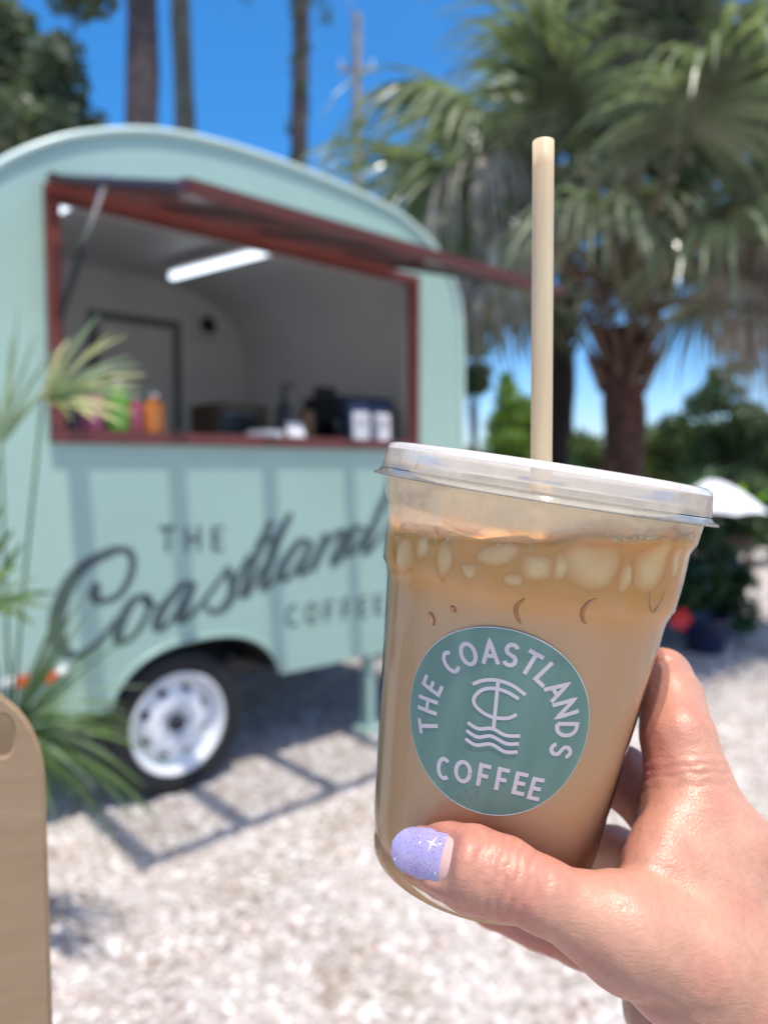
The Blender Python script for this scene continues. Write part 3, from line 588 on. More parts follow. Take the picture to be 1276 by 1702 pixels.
for i, (x, y, rx, rz, lb) in enumerate([(1.9, 10.5, .5, .5, 'low dark shrub at the foot of the lime tree'), (3.3, 10, .8, .55, 'dark shrub behind the two palm trunks'), (4.5, 9.6, .8, .6, 'wide dark shrub behind the white canopy'), (5.9, 9.8, .9, .65, 'dark shrub right of the white canopy at the picture edge')]):
    shrub((x, y, 0), lb, (rx, .5, rz), 12, (.2, .34), 3600, .055, M['dark_leaf'], 30+i, group='dark shrubs behind the palms')
for i, t in enumerate((-1.2, 0.0, 1.1)):  # unseen shrubs added to keep low sky light from under the trailer
    q = TL(t, 3.1, 0); shrub(q, ('unseen dark shrub added behind the left end of the trailer against sky light', 'unseen dark shrub added behind the middle of the trailer against sky light', 'unseen dark shrub added behind the right end of the trailer against sky light')[i], (.55, .5, .5), 10, (.3, .42), 1800, .07, M['dark_leaf'], 60+i)
hedge_rg = np.random.default_rng(77)
cl = [((x, 19+hedge_rg.normal()*.5, hedge_rg.uniform(.3, 1.3)), hedge_rg.uniform(.4, .8)) for x in np.linspace(-16, 26, 110)]
V, F = leaf_cloud(cl, 22000, .13, hedge_rg); V[:, 2] = np.maximum(V[:, 2], .01)
tag(np_mesh('undergrowth', V, F, M['dark_leaf']), 'dark undergrowth closing the yard far behind the palms', 'undergrowth', kind='stuff')
cl = [((x, 45+hedge_rg.normal()*3, hedge_rg.uniform(.5, 2.2)), hedge_rg.uniform(1, 2.0)) for x in np.linspace(-70, 80, 120)]
V, F = leaf_cloud(cl, 16000, .4, hedge_rg); V[:, 2] = np.maximum(V[:, 2], .01)
tag(np_mesh('far_woods', V, F, M['olive_leaf']), 'far belt of woods along the horizon', 'woods', kind='stuff')
def broad_leaves(name, loc, label, n, L, w_, m, seed, e=(30, 80)):
    r_ = random.Random(seed); o = empty(name, loc); tag(o, label, 'plant')
    for k in range(n):
        an = k*2.4+r_.uniform(-.3, .3); el = R(r_.uniform(*e)); L_ = L*r_.uniform(.75, 1.15); mb = MB(); vs = []; p = Vector((0, 0, 0)); S = 6
        for s in range(S+1):
            u = s/S; d = Vector((math.cos(an)*math.cos(el), math.sin(an)*math.cos(el), math.sin(el))); t = Vector((-math.sin(an), math.cos(an), 0)); ww = w_*max(.05, math.sin(math.pi*min(1, max(0, (u-.25)/.75)))**.7 if u > .25 else .05)
            nn = d.cross(t); vs += [p-t*ww, p+nn*ww*.2, p+t*ww]; p = p+d*L_/S; el -= .22
        mb.add(vs, [[3*s, 3*s+1, 3*s+4, 3*s+3] for s in range(S)]+[[3*s+1, 3*s+2, 3*s+5, 3*s+4] for s in range(S)]); mb.build('leaf', m, o, smooth=True)
    return o
broad_leaves('leafy_plant', (1.95, 6.35, 0), 'bright lime leaved plant in front of the reddish palm trunk base', 16, 1.75, .12, M['bright_leaf'], 5, (58, 88))
broad_leaves('leafy_plant', (4.78, 10, 0), 'bright green leaved plant above the white canopy', 9, 1.5, .085, M['bright_leaf'], 6, (70, 88))
# potted hibiscus with a red flower
o = shrub((2.10, 5.15, .12), 'dark green hibiscus bush in a navy pot with one red flower', (.30, .26, .36), 16, (.10, .17), 2600, .042, M['shrub_leaf'], 41, 'hibiscus_bush', .44)
shrub((2.42, 5.6, .0), 'dark green bush behind the hibiscus pot, under the wooden stand', (.36, .26, .36), 14, (.12, .2), 2600, .045, M['shrub_leaf'], 43, 'shrub', .42)
pt = MB(); pt.lathe([(0, 0), (.12, 0), (.15, .2), (.165, .23), (.165, .25), (.15, .25), (.14, .2), (0, .2)], 28); po = pt.build('plant_pot', M['navy'], None, smooth=True, auto=40); po.location = (2.25, 5.12, 0)
tag(po, 'round navy blue glazed plant pot on the shaded gravel', 'pot')
fc = at(1128, 1028, 4.75); fl = empty('flower', (0, 0, 0)); fl.parent = o; fl.location = fc-Vector(o.location)
M['petal'] = simple('red_petal', (.62, .018, .02), .5, .15, 20, sss=.2)
for k in range(5):
    an = 2*math.pi*k/5; mb = MB(); vs = []
    for s in range(5):
        u = s/4; rr = .072*u; ww = .03*math.sin(math.pi*(.12+.75*u)); cz = -.02*u*u
        c = Vector((math.cos(an)*rr, cz-.012, math.sin(an)*rr)); t = Vector((-math.sin(an), 0, math.cos(an))); vs += [c-t*ww, c+Vector((0, .006, 0)), c+t*ww]
    mb.add(vs, [[3*s+j, 3*s+j+1, 3*s+j+4, 3*s+j+3] for s in range(4) for j in (0, 1)]); mb.build('petal', M['petal'], fl, smooth=True)
mb = MB(); mb.tube([(0, .0, 0), (.004, -.06, .01)], [.005, .003], 6); mb.build('stamen', M['bright_leaf'], fl, smooth=True)
mb = MB(); mb.tube([(0, .0, 0), (.01, .08, -.05), (.0, .18, -.15)], .004, 5); mb.build('flower_stalk', M['shrub_leaf'], fl)
# white canopy over a small wooden stand
ux, uy = 3.97, 9.0
o = empty('wooden_stand', (ux, uy, 0)); o.scale = (1.277, 1.277, .69); tag(o, 'small dark brown wooden stand under the white canopy', 'stand')
for i in range(5):
    mb = MB(); mb.box((0, -.2+.1*i, .62), (.66, .094, .03)); mb.build('plank', M['wood'], o, bevel=.003)
for x in (-.28, .28):
    for y in (-.2, .2): mb = MB(); mb.box((x, y, .302), (.05, .05, .604)); mb.build('leg', M['wood'], o, bevel=.003)
mb = MB(); mb.box((0, -.2, .5), (.51, .025, .12)); mb.build('apron', M['wood'], o); mb = MB(); mb.box((0, .2, .5), (.51, .025, .12)); mb.build('apron', M['wood'], o); mb = MB(); mb.box((0, 0, .2), (.56, .36, .02)); mb.build('shelf', M['wood'], o)
o = empty('canopy_parasol', (ux, uy, .638*.69)); o.scale = (1.277,)*3; tag(o, 'small white eight sided canopy parasol standing on the wooden stand', 'parasol')
mb = MB(); mb.tube([(0, 0, .0), (0, 0, .54)], .014, 8); mb.build('pole', M['wood'], o); mb = MB(); mb.lathe([(0, .03), (.09, .028), (.10, 0), (0, 0)], 16); mb.build('parasol_foot', M['wood'], o)
for k in range(8):
    a0, a1 = 2*math.pi*k/8, 2*math.pi*(k+1)/8; vs = []; fs = []; n = 6; m_ = 6
    for i in range(n+1):
        u = i/n; r_ = .52*u; z = .545-.30*u**1.7
        for j in range(m_+1):
            v = j/m_; q = Vector((math.cos(a0), math.sin(a0), 0)).lerp(Vector((math.cos(a1), math.sin(a1), 0)), v)*r_
            vs.append((q.x, q.y, z - .015*math.sin(math.pi*v)*u + (.035*math.sin(math.pi*v) if i == n else 0)))
    fs = [[i*(m_+1)+j, i*(m_+1)+j+1, (i+1)*(m_+1)+j+1, (i+1)*(m_+1)+j] for i in range(n) for j in range(m_)]
    mb = MB(); mb.add(vs, fs); mb.build('canopy_panel', M['canvas'], o, smooth=True)
    mb = MB(); mb.tube([(0, 0, .535), (.26*math.cos(a0), .26*math.sin(a0), .53-.30*.5**1.7), (.515*math.cos(a0), .515*math.sin(a0), .235)], .005, 5); mb.build('rib', M['wood'], o)

# fan palm at the left foot of the trailer
M['strap_leaf'] = leafy('strap_leaf', (.055, .10, .03), (.17, .26, .085), .4, 4, .35)
M['pale_leaf'] = leafy('pale_leaf', (.36, .38, .17), (.62, .58, .33), .45, 6, .45)
M['grey_leaf'] = leafy('grey_green_leaf', (.16, .22, .13), (.30, .38, .25), .4, 5, .45)
pal = empty('palmetto', (-1.02, 1.98, 0)); tag(pal, 'feathery green and straw coloured palmetto in front of the left end of the trailer', 'palm plant')
PL = Vector(pal.location)
def blade(mb, pts, wd):
    P = catmull([tuple(p) for p in pts], 4); n = len(P); vs = []
    for i, q in enumerate(P):
        d = (P[min(i+1, n-1)]-P[max(i-1, 0)]).normalized(); t = d.cross(Vector((.2, -.7, .7))).normalized(); nn = t.cross(d); u = i/(n-1)
        ww = wd*.5*(max(.04, min(1, u*5+.5)*(1-u**2.5))); vs += [q-t*ww, q-nn*ww*.3, q+t*ww]
    mb.add(vs, [[3*i+j, 3*i+j+1, 3*i+j+4, 3*i+j+3] for i in range(n-1) for j in (0, 1)])
mb = MB(); core = Vector((-1.02, 1.98, .56)); mb.tube([Vector((0, 0, 0)), Vector((.02, 0, .3)), core-PL], [.07, .06, .05], 10); mb.build('stem', M['palm_bark'], pal, smooth=True)
rr = random.Random(4)
for k in range(84):
    an = rr.uniform(-2.2, 2.2) if k < 66 else rr.uniform(0, 6.28); el = rr.uniform(-.35, 1.25); L_ = rr.uniform(.30, .52); p = core-PL; P = [p]
    ca = Vector((math.cos(an)*.9+.15, -abs(math.sin(an))*.35+.1*math.sin(an), 0)).normalized(); dd = Vector((ca.x*math.cos(el), ca.y*math.cos(el), math.sin(el)))
    for s in range(4):
        p = p+dd*L_/4; P.append(p); dd = (dd+Vector((0, 0, -.26 if el < .7 else -.09))).normalized()
    mb = MB(); blade(mb, P, rr.uniform(.008, .016)); mb.build('leaf', M['strap_leaf'] if rr.random() < .8 else M['grey_leaf'], pal)
def fan(h, stalk0, tips, m, wd, name='frond'):
    f = MB(); f.tube([stalk0-PL, stalk0.lerp(h, .55)-PL+Vector((0, 0, .02)), h-PL], [.005, .0035, .003], 6); fr_ = f.build('stalk', M['strap_leaf'], pal, smooth=True)
    for i, t in enumerate(tips):
        mb = MB(); mid = h.lerp(t, .55)+Vector((0, rr.uniform(-.02, .02), .012)); blade(mb, [h-PL, mid-PL, t-PL], wd*rr.uniform(.7, 1.2)); mb.build('leaf', m[i % len(m)], fr_)
D1 = 1.55
h1 = at(72, 662, D1)
fan(h1, core, [at(x, y, D1+dz) for x, y, dz in ((246, 622, .04), (232, 640, -.05), (240, 662, .0), (228, 690, .05), (205, 706, -.04), (236, 604, .08), (190, 548, .05), (212, 556, -.03), (168, 520, .02), (150, 540, -.06), (120, 560, .05), (222, 590, .0), (180, 610, .08), (160, 700, -.05), (244, 648, -.04), (120, 700, .03), (100, 590, .1))], [M['pale_leaf'], M['pale_leaf'], M['grey_leaf']], .017)
h2 = at(2, 738, 1.7)
fan(h2, core, [at(x, y, 1.7+dz) for x, y, dz in ((32, 505, .05), (64, 548, 0), (96, 575, -.05), (20, 560, .04), (84, 640, .08), (-30, 520, 0), (108, 625, -.03), (-60, 580, .05), (50, 600, .1))], [M['grey_leaf']], .014)
h3 = at(-30, 1010, 1.75)
fan(h3, core, [at(x, y, 1.75+dz) for x, y, dz in ((40, 900, .05), (66, 960, 0), (95, 985, -.05), (20, 930, .04), (60, 1040, .08), (84, 1010, .0), (-10, 890, .03))], [M['strap_leaf'], M['grey_leaf']], .024)
fan(at(-60, 1010, 1.4), core, [at(x, y, 1.45+dz) for x, y, dz in ((0, 760, .05), (10, 830, 0), (24, 880, -.05), (34, 940, .05), (-10, 800, .0), (14, 1000, .03))], [M['strap_leaf']], .026)

# ------------------------------------------------------------------ kraft carrier at the left
a = NM('kraft_board'); p = a.n('BsdfPrincipled'); p.inputs['Roughness'].default_value = .85; p.inputs['Specular IOR Level'].default_value = .2
mp = a.n('Mapping'); a.l(a.coord(), mp.inputs['Vector']); mp.inputs['Scale'].default_value = (1, 1, 5); mp.inputs['Rotation'].default_value = (0, R(62), 0)
n1 = a.noise(26, 5, .6, vec=mp.outputs[0]); n2 = a.noise(700, 3, .6)
mm = a.n('Math'); mm.operation = 'ADD'; a.l(n1.outputs[0], mm.inputs[0]); m2 = a.n('Math'); m2.operation = 'MULTIPLY'; m2.inputs[1].default_value = .4; a.l(n2.outputs[0], m2.inputs[0]); a.l(m2.outputs[0], mm.inputs[1])
a.l(a.ramp(mm.outputs[0], [(.35, (.275, .19, .11)), (1.0, (.35, .25, .155))]), p.inputs['Base Color']); a.l(a.bump(mm.outputs[0], .25, .001), p.inputs['Normal']); a.l(p.outputs[0], a.out.inputs[0]); M['kraft'] = a.m
KD = .30
kr = at(78, 1420, KD); kroot = empty('cup_carrier', (kr.x, kr.y, at(40, 2700, KD).z)); tag(kroot, 'brown kraft cardboard cup carrier with a rounded top corner and a dark slot', 'cup carrier')
ktop = at(20, 1133, KD).z - kroot.location.z
def carrier_panel(y, thick, hole=True, dx=0, dz=0):
    # outline in x (0 = right edge, negative to the left), z; slot cut through near the top
    wL, rad, H = .150, .026, ktop; mb = MB()
    outl = [(0, 0), (0, H-rad*1.5)]+[(-rad*1.0+rad*1.0*math.cos(a_), H-rad*1.5+rad*1.5*math.sin(a_)) for a_ in np.linspace(R(10), R(90), 9)]
    outl += [(-wL+rad-rad*math.sin(a_), H-rad*1.5+rad*1.5*math.cos(a_)) for a_ in np.linspace(0, R(90), 9)] + [(-wL, 0)]
    slot = [(-.0145+.0035*math.cos(a_), H-.0185+.0075*math.sin(a_)-.002*(a_ < 0)) for a_ in np.linspace(R(-90), R(90), 8)]
    slot += [(-wL+.0145-.0035*math.cos(a_), H-.0205+.0105*math.sin(a_)) for a_ in np.linspace(R(90), R(-90), 8)]
    bm = bmesh.new(); loops = []
    for L in ((outl, slot) if hole else (outl,)):
        vs = [bm.verts.new((x+dx, y, z+(dz if z > .05 else 0))) for x, z in L]; loops.append([bm.edges.new((vs[i], vs[(i+1) % len(vs)])) for i in range(len(vs))])
    bmesh.ops.triangle_fill(bm, use_beauty=True, edges=[e for L in loops for e in L])
    # drop faces inside the slot
    ex = bmesh.ops.extrude_face_region(bm, geom=bm.faces[:]); bmesh.ops.translate(bm, vec=(0, thick, 0), verts=[g for g in ex['geom'] if isinstance(g, bmesh.types.BMVert)])
    bmesh.ops.recalc_face_normals(bm, faces=bm.faces)
    es = [e for e in bm.edges if len(e.link_faces) == 2 and e.calc_face_angle(0) > 1.0]
    bmesh.ops.bevel(bm, geom=es, offset=.0011, segments=3, affect='EDGES', clamp_overlap=True)
    me = bpy.data.meshes.new('handle_panel'); bm.to_mesh(me); bm.free(); me.polygons.foreach_set('use_smooth', [True]*len(me.polygons))
    try: me.set_sharp_from_angle(angle=R(50))
    except Exception: pass
    return link_mesh('handle_panel', me, M['kraft'], kroot)
carrier_panel(0, .0032); carrier_panel(.0300, .0030, False, -.013, -.003)
mb = MB(); mb.box((-.075, .079, .035), (.15, .085, .07)); mb.box((-.075, -.048, .035), (.15, .085, .07)); mb.build('tray', M['kraft'], kroot, bevel=.004)
kroot.rotation_euler = (0, 0, R(14))

# ------------------------------------------------------------------ the iced coffee
CA, CB = .1548, .0106
ax = Vector((math.sin(CA), -math.sin(CB)*math.cos(CA), math.cos(CB)*math.cos(CA))).normalized()
cxv = Vector((0, 1, 0)).cross(ax).normalized(); cyv = ax.cross(cxv)
CC = Vector((.0480, .2292, 1.2908))
CM = Matrix((cxv, cyv, ax)).transposed().to_4x4(); CM.translation = CC
CMI = CM.inverted()
def place(o): o.matrix_world = CM; return o
def crad(z): return .0430 + .0998*(z+.0278)
OUTP = [(.0300, -.1165), (.0322, -.1190), (.0333, -.1184), (.0337, -.1160), (.0334, -.1140), (.0328, -.1130), (.0338, -.1122), (.0344, -.1105), (crad(-.105), -.105), (crad(-.07), -.07), (crad(-.0315), -.0315), (.0432, -.0293), (.0441, -.0272), (.0447, -.0262), (.0453, -.018), (.0456, -.0095), (.0461, -.0085), (.0471, -.0065), (.0474, -.004), (.0478, -.001), (.0484, .0005), (.0484, .0016)]
def dense(P, step):
    o = [P[0]]
    for q0, q1 in zip(P[:-1], P[1:]):
        n = max(1, int(math.hypot(q1[0]-q0[0], q1[1]-q0[1])/step))
        o += [(q0[0]+(q1[0]-q0[0])*i/n, q0[1]+(q1[1]-q0[1])*i/n) for i in range(1, n+1)]
    return o
LIQ = 1.2815
# cup: outer wall, clear; fogged above the drink
def cup_material():
    a = NM('clear_cup'); tr = a.n('BsdfTransparent'); df = a.n('BsdfDiffuse'); tl = a.n('BsdfTranslucent'); gl = a.n('BsdfGlossy'); gl.inputs['Roughness'].default_value = .07
    for x in (df, tl): x.inputs[0].default_value = (1.0, .90, .66, 1)
    m1 = a.n('MixShader'); m1.inputs[0].default_value = .6; a.l(df.outputs[0], m1.inputs[1]); a.l(tl.outputs[0], m1.inputs[2])
    sp = a.n('VectorMath'); sp.operation = 'DOT_PRODUCT'; a.l(a.coord('Object'), sp.inputs[0]); sp.inputs[1].default_value = (cxv.z, cyv.z, ax.z)     # height above the level drink
    mr = a.n('MapRange'); mr.inputs['From Min'].default_value = LIQ-CC.z-.0012; mr.inputs['From Max'].default_value = LIQ-CC.z+.0035; mr.inputs['To Min'].default_value = .015; mr.inputs['To Max'].default_value = .88; a.l(sp.outputs['Value'], mr.inputs[0])
    nz = a.noise(160, 5, .65); mu = a.n('Math'); mu.operation = 'MULTIPLY'; a.l(mr.outputs[0], mu.inputs[0]); a.l(a.ramp(nz.outputs[0], [(.3, .75), (.7, 1.1)]), mu.inputs[1])
    m2 = a.n('MixShader'); a.l(mu.outputs[0], m2.inputs[0]); a.l(tr.outputs[0], m2.inputs[1]); a.l(m1.outputs[0], m2.inputs[2])
    fr = a.n('Fresnel'); fr.inputs[0].default_value = 1.38; m3 = a.n('MixShader'); a.l(fr.outputs[0], m3.inputs[0]); a.l(m2.outputs[0], m3.inputs[1]); a.l(gl.outputs[0], m3.inputs[2]); a.l(m3.outputs[0], a.out.inputs[0])
    return a.m
M['cup'] = cup_material()
mb = MB(); mb.lathe([(0, -.1165)]+dense(OUTP, .004)+[(.0474, .0016), (.0466, -.003), (.0452, -.0085)], 128); cup = mb.build('plastic_cup', M['cup'], None, smooth=True)
place(cup); tag(cup, 'clear plastic takeaway cup with round teal sticker held in the hand', 'cup')
M['lid'] = clear_plastic('milky_lid', .46, (.98, .92, .78), .12, .5, 1.3)
M['lid_clear'] = clear_plastic('clear_lid_edge', .30, (.90, .86, .76), .12, .55, 1.18)
LID = [(.0046, .0040), (.0052, .0052), (.0070, .0052), (.0078, .0040), (.030, .0040), (.0430, .0036), (.0442, .0046), (.0446, .0078), (.0456, .0092), (.0470, .0096), (.0482, .0090), (.0488, .0076), (.0492, .0040), (.0496, .0018), (.0500, .0008), (.0508, .0003), (.0516, .0), (.0517, -.0005), (.0510, -.0005), (.0499, .0001), (.0491, .0014)]
M['lid_rim'] = clear_plastic('painted_highlight_rim', .88, (.97, .95, .89), .15, .35, 1.4)  # whiter, cloudier rim: the sun's highlight put into its colour
mb = MB(); mb.lathe(dense(LID[:8], .003), 128); mb.lathe(dense(LID[11:14], .003), 128); lid = mb.build('lid', M['lid'], cup, smooth=True)
mb = MB(); mb.lathe(dense(LID[7:12], .0006), 128); mb.build('lid_rim', M['lid_rim'], lid, smooth=True)
mb = MB(); mb.lathe([(.04965, .0016)]+LID[14:]+[(.0489, .003)], 128); mb.build('lid_flange', M['lid_clear'], lid, smooth=True)
mb = MB()
for k in range(34):
    an = 2*math.pi*(k+.35)/34
    if abs(math.cos(an)) < .70: continue
    c = Vector((math.cos(an), math.sin(an), 0)); mb.tube([c*.0494+Vector((0, 0, .0022)), c*.0491+Vector((0, 0, .0046)), c*.0486+Vector((0, 0, .0078))], [.00009, .00017, .00009], 5)
rb = mb.build('lid_ribs', M['lid_clear'], lid, smooth=True)
mb = MB(); mb.lathe([(.0040, .00405), (.0046, .00425), (.0062, .0042), (.0064, .0040)], 32, Matrix.Translation((0, 0, .0012))); mb.build('straw_hole_rim', M['lid_clear'], lid, smooth=True)
# sticker
SU, SV, SR = -.00996, -.0602, .0258
TH0 = SU/crad(SV)
def on_cup(u, v, lift):
    z = SV+v; r = crad(z)+lift; th = TH0+u/crad(z); return (math.sin(th)*r, -math.cos(th)*r, z)
a = NM('teal_sticker'); p = a.n('BsdfPrincipled'); p.inputs['Roughness'].default_value = .30
mp = a.n('Mapping'); a.l(a.coord(), mp.inputs['Vector']); mp.inputs['Scale'].default_value = (1, 1, .06)
a.l(a.ramp(a.noise(160, 3, .5, vec=mp.outputs[0]).outputs[0], [(.35, (.10, .205, .165)), (.7, (.135, .245, .20))]), p.inputs['Base Color'])
a.l(a.bump(a.noise(2500, 2).outputs[0], .08, .0002), p.inputs['Normal'])
a.l(p.outputs[0], a.out.inputs[0]); M['sticker'] = a.m
mb = MB(); rings = 16; seg = 96; vs = [on_cup(0, 0, .00032)]
for i in range(1, rings+1):
    for k in range(seg): an = 2*math.pi*k/seg; vs.append(on_cup(SR*i/rings*math.cos(an), SR*i/rings*math.sin(an), .00032))
for k in range(seg): an = 2*math.pi*k/seg; vs.append(on_cup(SR*math.cos(an), SR*math.sin(an), .00008))
fs = [[0, 1+k, 1+(k+1) % seg] for k in range(seg)]+[[1+(i-1)*seg+k, 1+i*seg+k, 1+i*seg+(k+1) % seg, 1+(i-1)*seg+(k+1) % seg] for i in range(1, rings+1) for k in range(seg)]
mb.add(vs, fs); stk = mb.build('sticker', M['sticker'], cup, smooth=True, auto=50)
M['edge'] = simple('sticker_paper_edge', (.62, .68, .66), .5, .03, 30)
mb = MB(); mb.tube([on_cup(SR*math.cos(q), SR*math.sin(q), .00022) for q in np.linspace(0, 2*math.pi, 129)], .00013, 5, False); mb.build('sticker_edge', M['edge'], stk, smooth=True)
M['ink'] = simple('pale_pink_ink', (.57, .51, .52), .35, .04, 60)
for ch, an in (('T', -110), ('H', -92.5), ('E', -75), ('C', -46.5), ('O', -29.5), ('A', -11.5), ('S', 4.5), ('T', 20.5), ('L', 35.5), ('A', 51), ('N', 68), ('D', 86), ('S', 104)):
    q = R(an); mb = MB(); r0 = .0193; wd = {'L': .0036, 'E': .0035, 'T': .0042, 'H': .0043, 'A': .0047, 'N': .0047, 'O': .0050, 'C': .0046, 'S': .0040, 'D': .0044}[ch]
    glyph(mb, ch, wd, .0067, .00112, lambda x, y, k: on_cup(math.sin(q)*(r0+y)+math.cos(q)*x, math.cos(q)*(r0+y)-math.sin(q)*x, .00038+.00003*k)); mb.build('letter', M['ink'], stk)
for ch, u, v, rot in (('C', -11.3, -16.6, 6), ('O', -5.9, -15.6, 3), ('F', -.35, -15.0, 0), ('F', 4.5, -14.9, -1), ('E', 9.3, -15.2, -3), ('E', 13.7, -16.1, -6)):
    q = R(-rot); u, v = u*1e-3, v*1e-3; mb = MB(); wd = {'C': .0044, 'O': .0050, 'F': .0032, 'E': .0034}[ch]
    glyph(mb, ch, wd, .0066, .00112, lambda x, y, k: on_cup(u+math.cos(q)*x+math.sin(q)*y, v+math.cos(q)*y-math.sin(q)*x, .00038+.00003*k)); mb.build('letter', M['ink'], stk)
EMB = [[(-7.02, 9.07), (-4.51, 10.8), (-1.03, 11.75), (2.99, 11.3), (6.82, 9.4)], [(5.28, 8.0), (2.14, 9.2), (-1.05, 9.45), (-4.1, 8.38), (-5.96, 5.9), (-5.64, 3.8), (-3.14, 2.2), (-.23, 1.6), (3.26, 2.2), (5.39, 3.7)],
       [(-.62, 11.7), (-.2, 5), (.2, -1.3)], [(-6.7, -1.6), (-3.7, -2.5), (-.2, -1.5), (3.5, -2.5), (7.2, -1.9)], [(-6.7, -3.9), (-3.5, -4.8), (-.1, -3.6), (4, -4.7), (7.2, -4.1)], [(-6.6, -6.2), (-3.6, -7.1), (.2, -5.8), (4, -7.0), (7.2, -6.4)]]
for k, pts in enumerate(EMB):
    mb = MB(); ribbon(mb, [(x*1e-3, z*1e-3) for x, z in pts], lambda s, d: .00098, lambda u, v: on_cup(u, v, .00038+.00003*k)); mb.build('emblem_stroke', M['ink'], stk)
# drops of condensation on sticker and cup
mb = MB(); rg = np.random.default_rng(9)
def drop(u, v, s):
    c = Vector(on_cup(u, v, .0003)); n_ = Vector((c.x, c.y, 0)).normalized(); t_ = Vector((-n_.y, n_.x, 0)); vs = [c+n_*s*.5]
    for rr_, hh in ((.6, .38), (1, 0)):
        for k in range(7): an = 2*math.pi*k/7; vs.append(c+n_*s*hh+(t_*math.cos(an)+Vector((0, 0, 1))*math.sin(an))*s*rr_)
    mb.add(vs, [[0, 1+k, 1+(k+1) % 7] for k in range(7)]+[[1+k, 8+k, 8+(k+1) % 7, 1+(k+1) % 7] for k in range(7)])
for _ in range(26): drop(rg.normal(-.0035, .004), rg.normal(-.0195, .0016), rg.uniform(.00010, .00034))
for _ in range(12): drop(rg.normal(-.009, .002), rg.normal(-.0085, .0018), rg.uniform(.0001, .00026))
for _ in range(26): drop(rg.normal(.030, .0025), rg.normal(.024, .008), rg.uniform(.0001, .0002))
M['drop'] = clear_plastic('water_drop', .12, (.9, .93, .93), .03); mb.build('water_drops', M['drop'], cup, smooth=True)['kind'] = 'stuff'

# the drink: fills the cup to a level line, gently waved
a = NM('milky_coffee'); p = a.n('BsdfPrincipled'); p.inputs['Roughness'].default_value = .22
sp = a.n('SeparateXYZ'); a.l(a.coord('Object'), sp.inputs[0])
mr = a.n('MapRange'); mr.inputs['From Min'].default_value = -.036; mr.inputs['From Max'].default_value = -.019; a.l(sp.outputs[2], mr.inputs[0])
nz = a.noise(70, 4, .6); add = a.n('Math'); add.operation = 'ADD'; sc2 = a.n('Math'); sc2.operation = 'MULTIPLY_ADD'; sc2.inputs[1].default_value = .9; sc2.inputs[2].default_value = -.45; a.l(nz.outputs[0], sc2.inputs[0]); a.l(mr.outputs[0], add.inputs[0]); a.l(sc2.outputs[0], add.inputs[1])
a.l(a.ramp(add.outputs[0], [(.0, (.84, .535, .29)), (.40, (.88, .53, .235)), (.85, (.86, .44, .11))]), p.inputs['Base Color'])  # more orange towards the top: light glowing through, put into the colour
p.inputs['Subsurface Weight'].default_value = .35; p.inputs['Subsurface Radius'].default_value = (1, .6, .3); p.inputs['Subsurface Scale'].default_value = .005; a.l(p.outputs[0], a.out.inputs[0]); M['coffee'] = a.m
def inner(z):
    for (r0, z0), (r1, z1) in zip(OUTP[4:-1], OUTP[5:]):
        if z0 <= z <= z1 and z1 > z0: return r0+(r1-r0)*(z-z0)/(z1-z0)-.0006
    return OUTP[4][0]-.0006
def liquid_top(th):
    wv = .0009*math.sin(3*th+.6)+.0006*math.sin(7*th)+.0005*math.sin(11*th+1)+.0004*math.sin(17*th)
    z = -.012
    for _ in range(12):
        r = inner(z); wz = (CM @ Vector((math.sin(th)*r, -math.cos(th)*r, z))).z; z += (LIQ+wv-wz)/ax.z
    return z
nt_, nz_ = 160, 46; vs = []; fs = []
for i in range(nz_+1):
    for k in range(nt_):
        th = 2*math.pi*k/nt_; zt = liquid_top(th) if i == 0 else None
        if i == 0: tops = globals().setdefault('TOPS', []); tops.append(zt)
for i in range(nz_+1):
    for k in range(nt_):
        th = 2*math.pi*k/nt_; z = -.1160+(TOPS[k]+.1160)*i/nz_; r = inner(z); vs.append((math.sin(th)*r, -math.cos(th)*r, z))
fs = [[i*nt_+k, i*nt_+(k+1) % nt_, (i+1)*nt_+(k+1) % nt_, (i+1)*nt_+k] for i in range(nz_) for k in range(nt_)]
b0 = nz_*nt_; last = b0
for j in range(1, 6):      # top surface, slightly cupped at the wall
    f_ = 1-j/6; nb = len(vs)
    for k in range(nt_):
        q = Vector(vs[b0+k]); zc = -.0105; vs.append((q.x*f_, q.y*f_, q.z*f_+zc*(1-f_)-.0012*(1-abs(2*f_-1)**4)))
    fs += [[last+k, last+(k+1) % nt_, nb+(k+1) % nt_, nb+k] for k in range(nt_)]; last = nb
vs.append((0, 0, -.0112)); fs += [[last+k, last+(k+1) % nt_, len(vs)-1] for k in range(nt_)]
vs.append((0, 0, -.116)); fs += [[(k+1) % nt_, k, len(vs)-1] for k in range(nt_)]
mb = MB(); mb.add(vs, fs); cof = mb.build('iced_coffee', M['coffee'], None, smooth=True); place(cof); tag(cof, 'creamy tan iced coffee filling the plastic cup', 'drink')
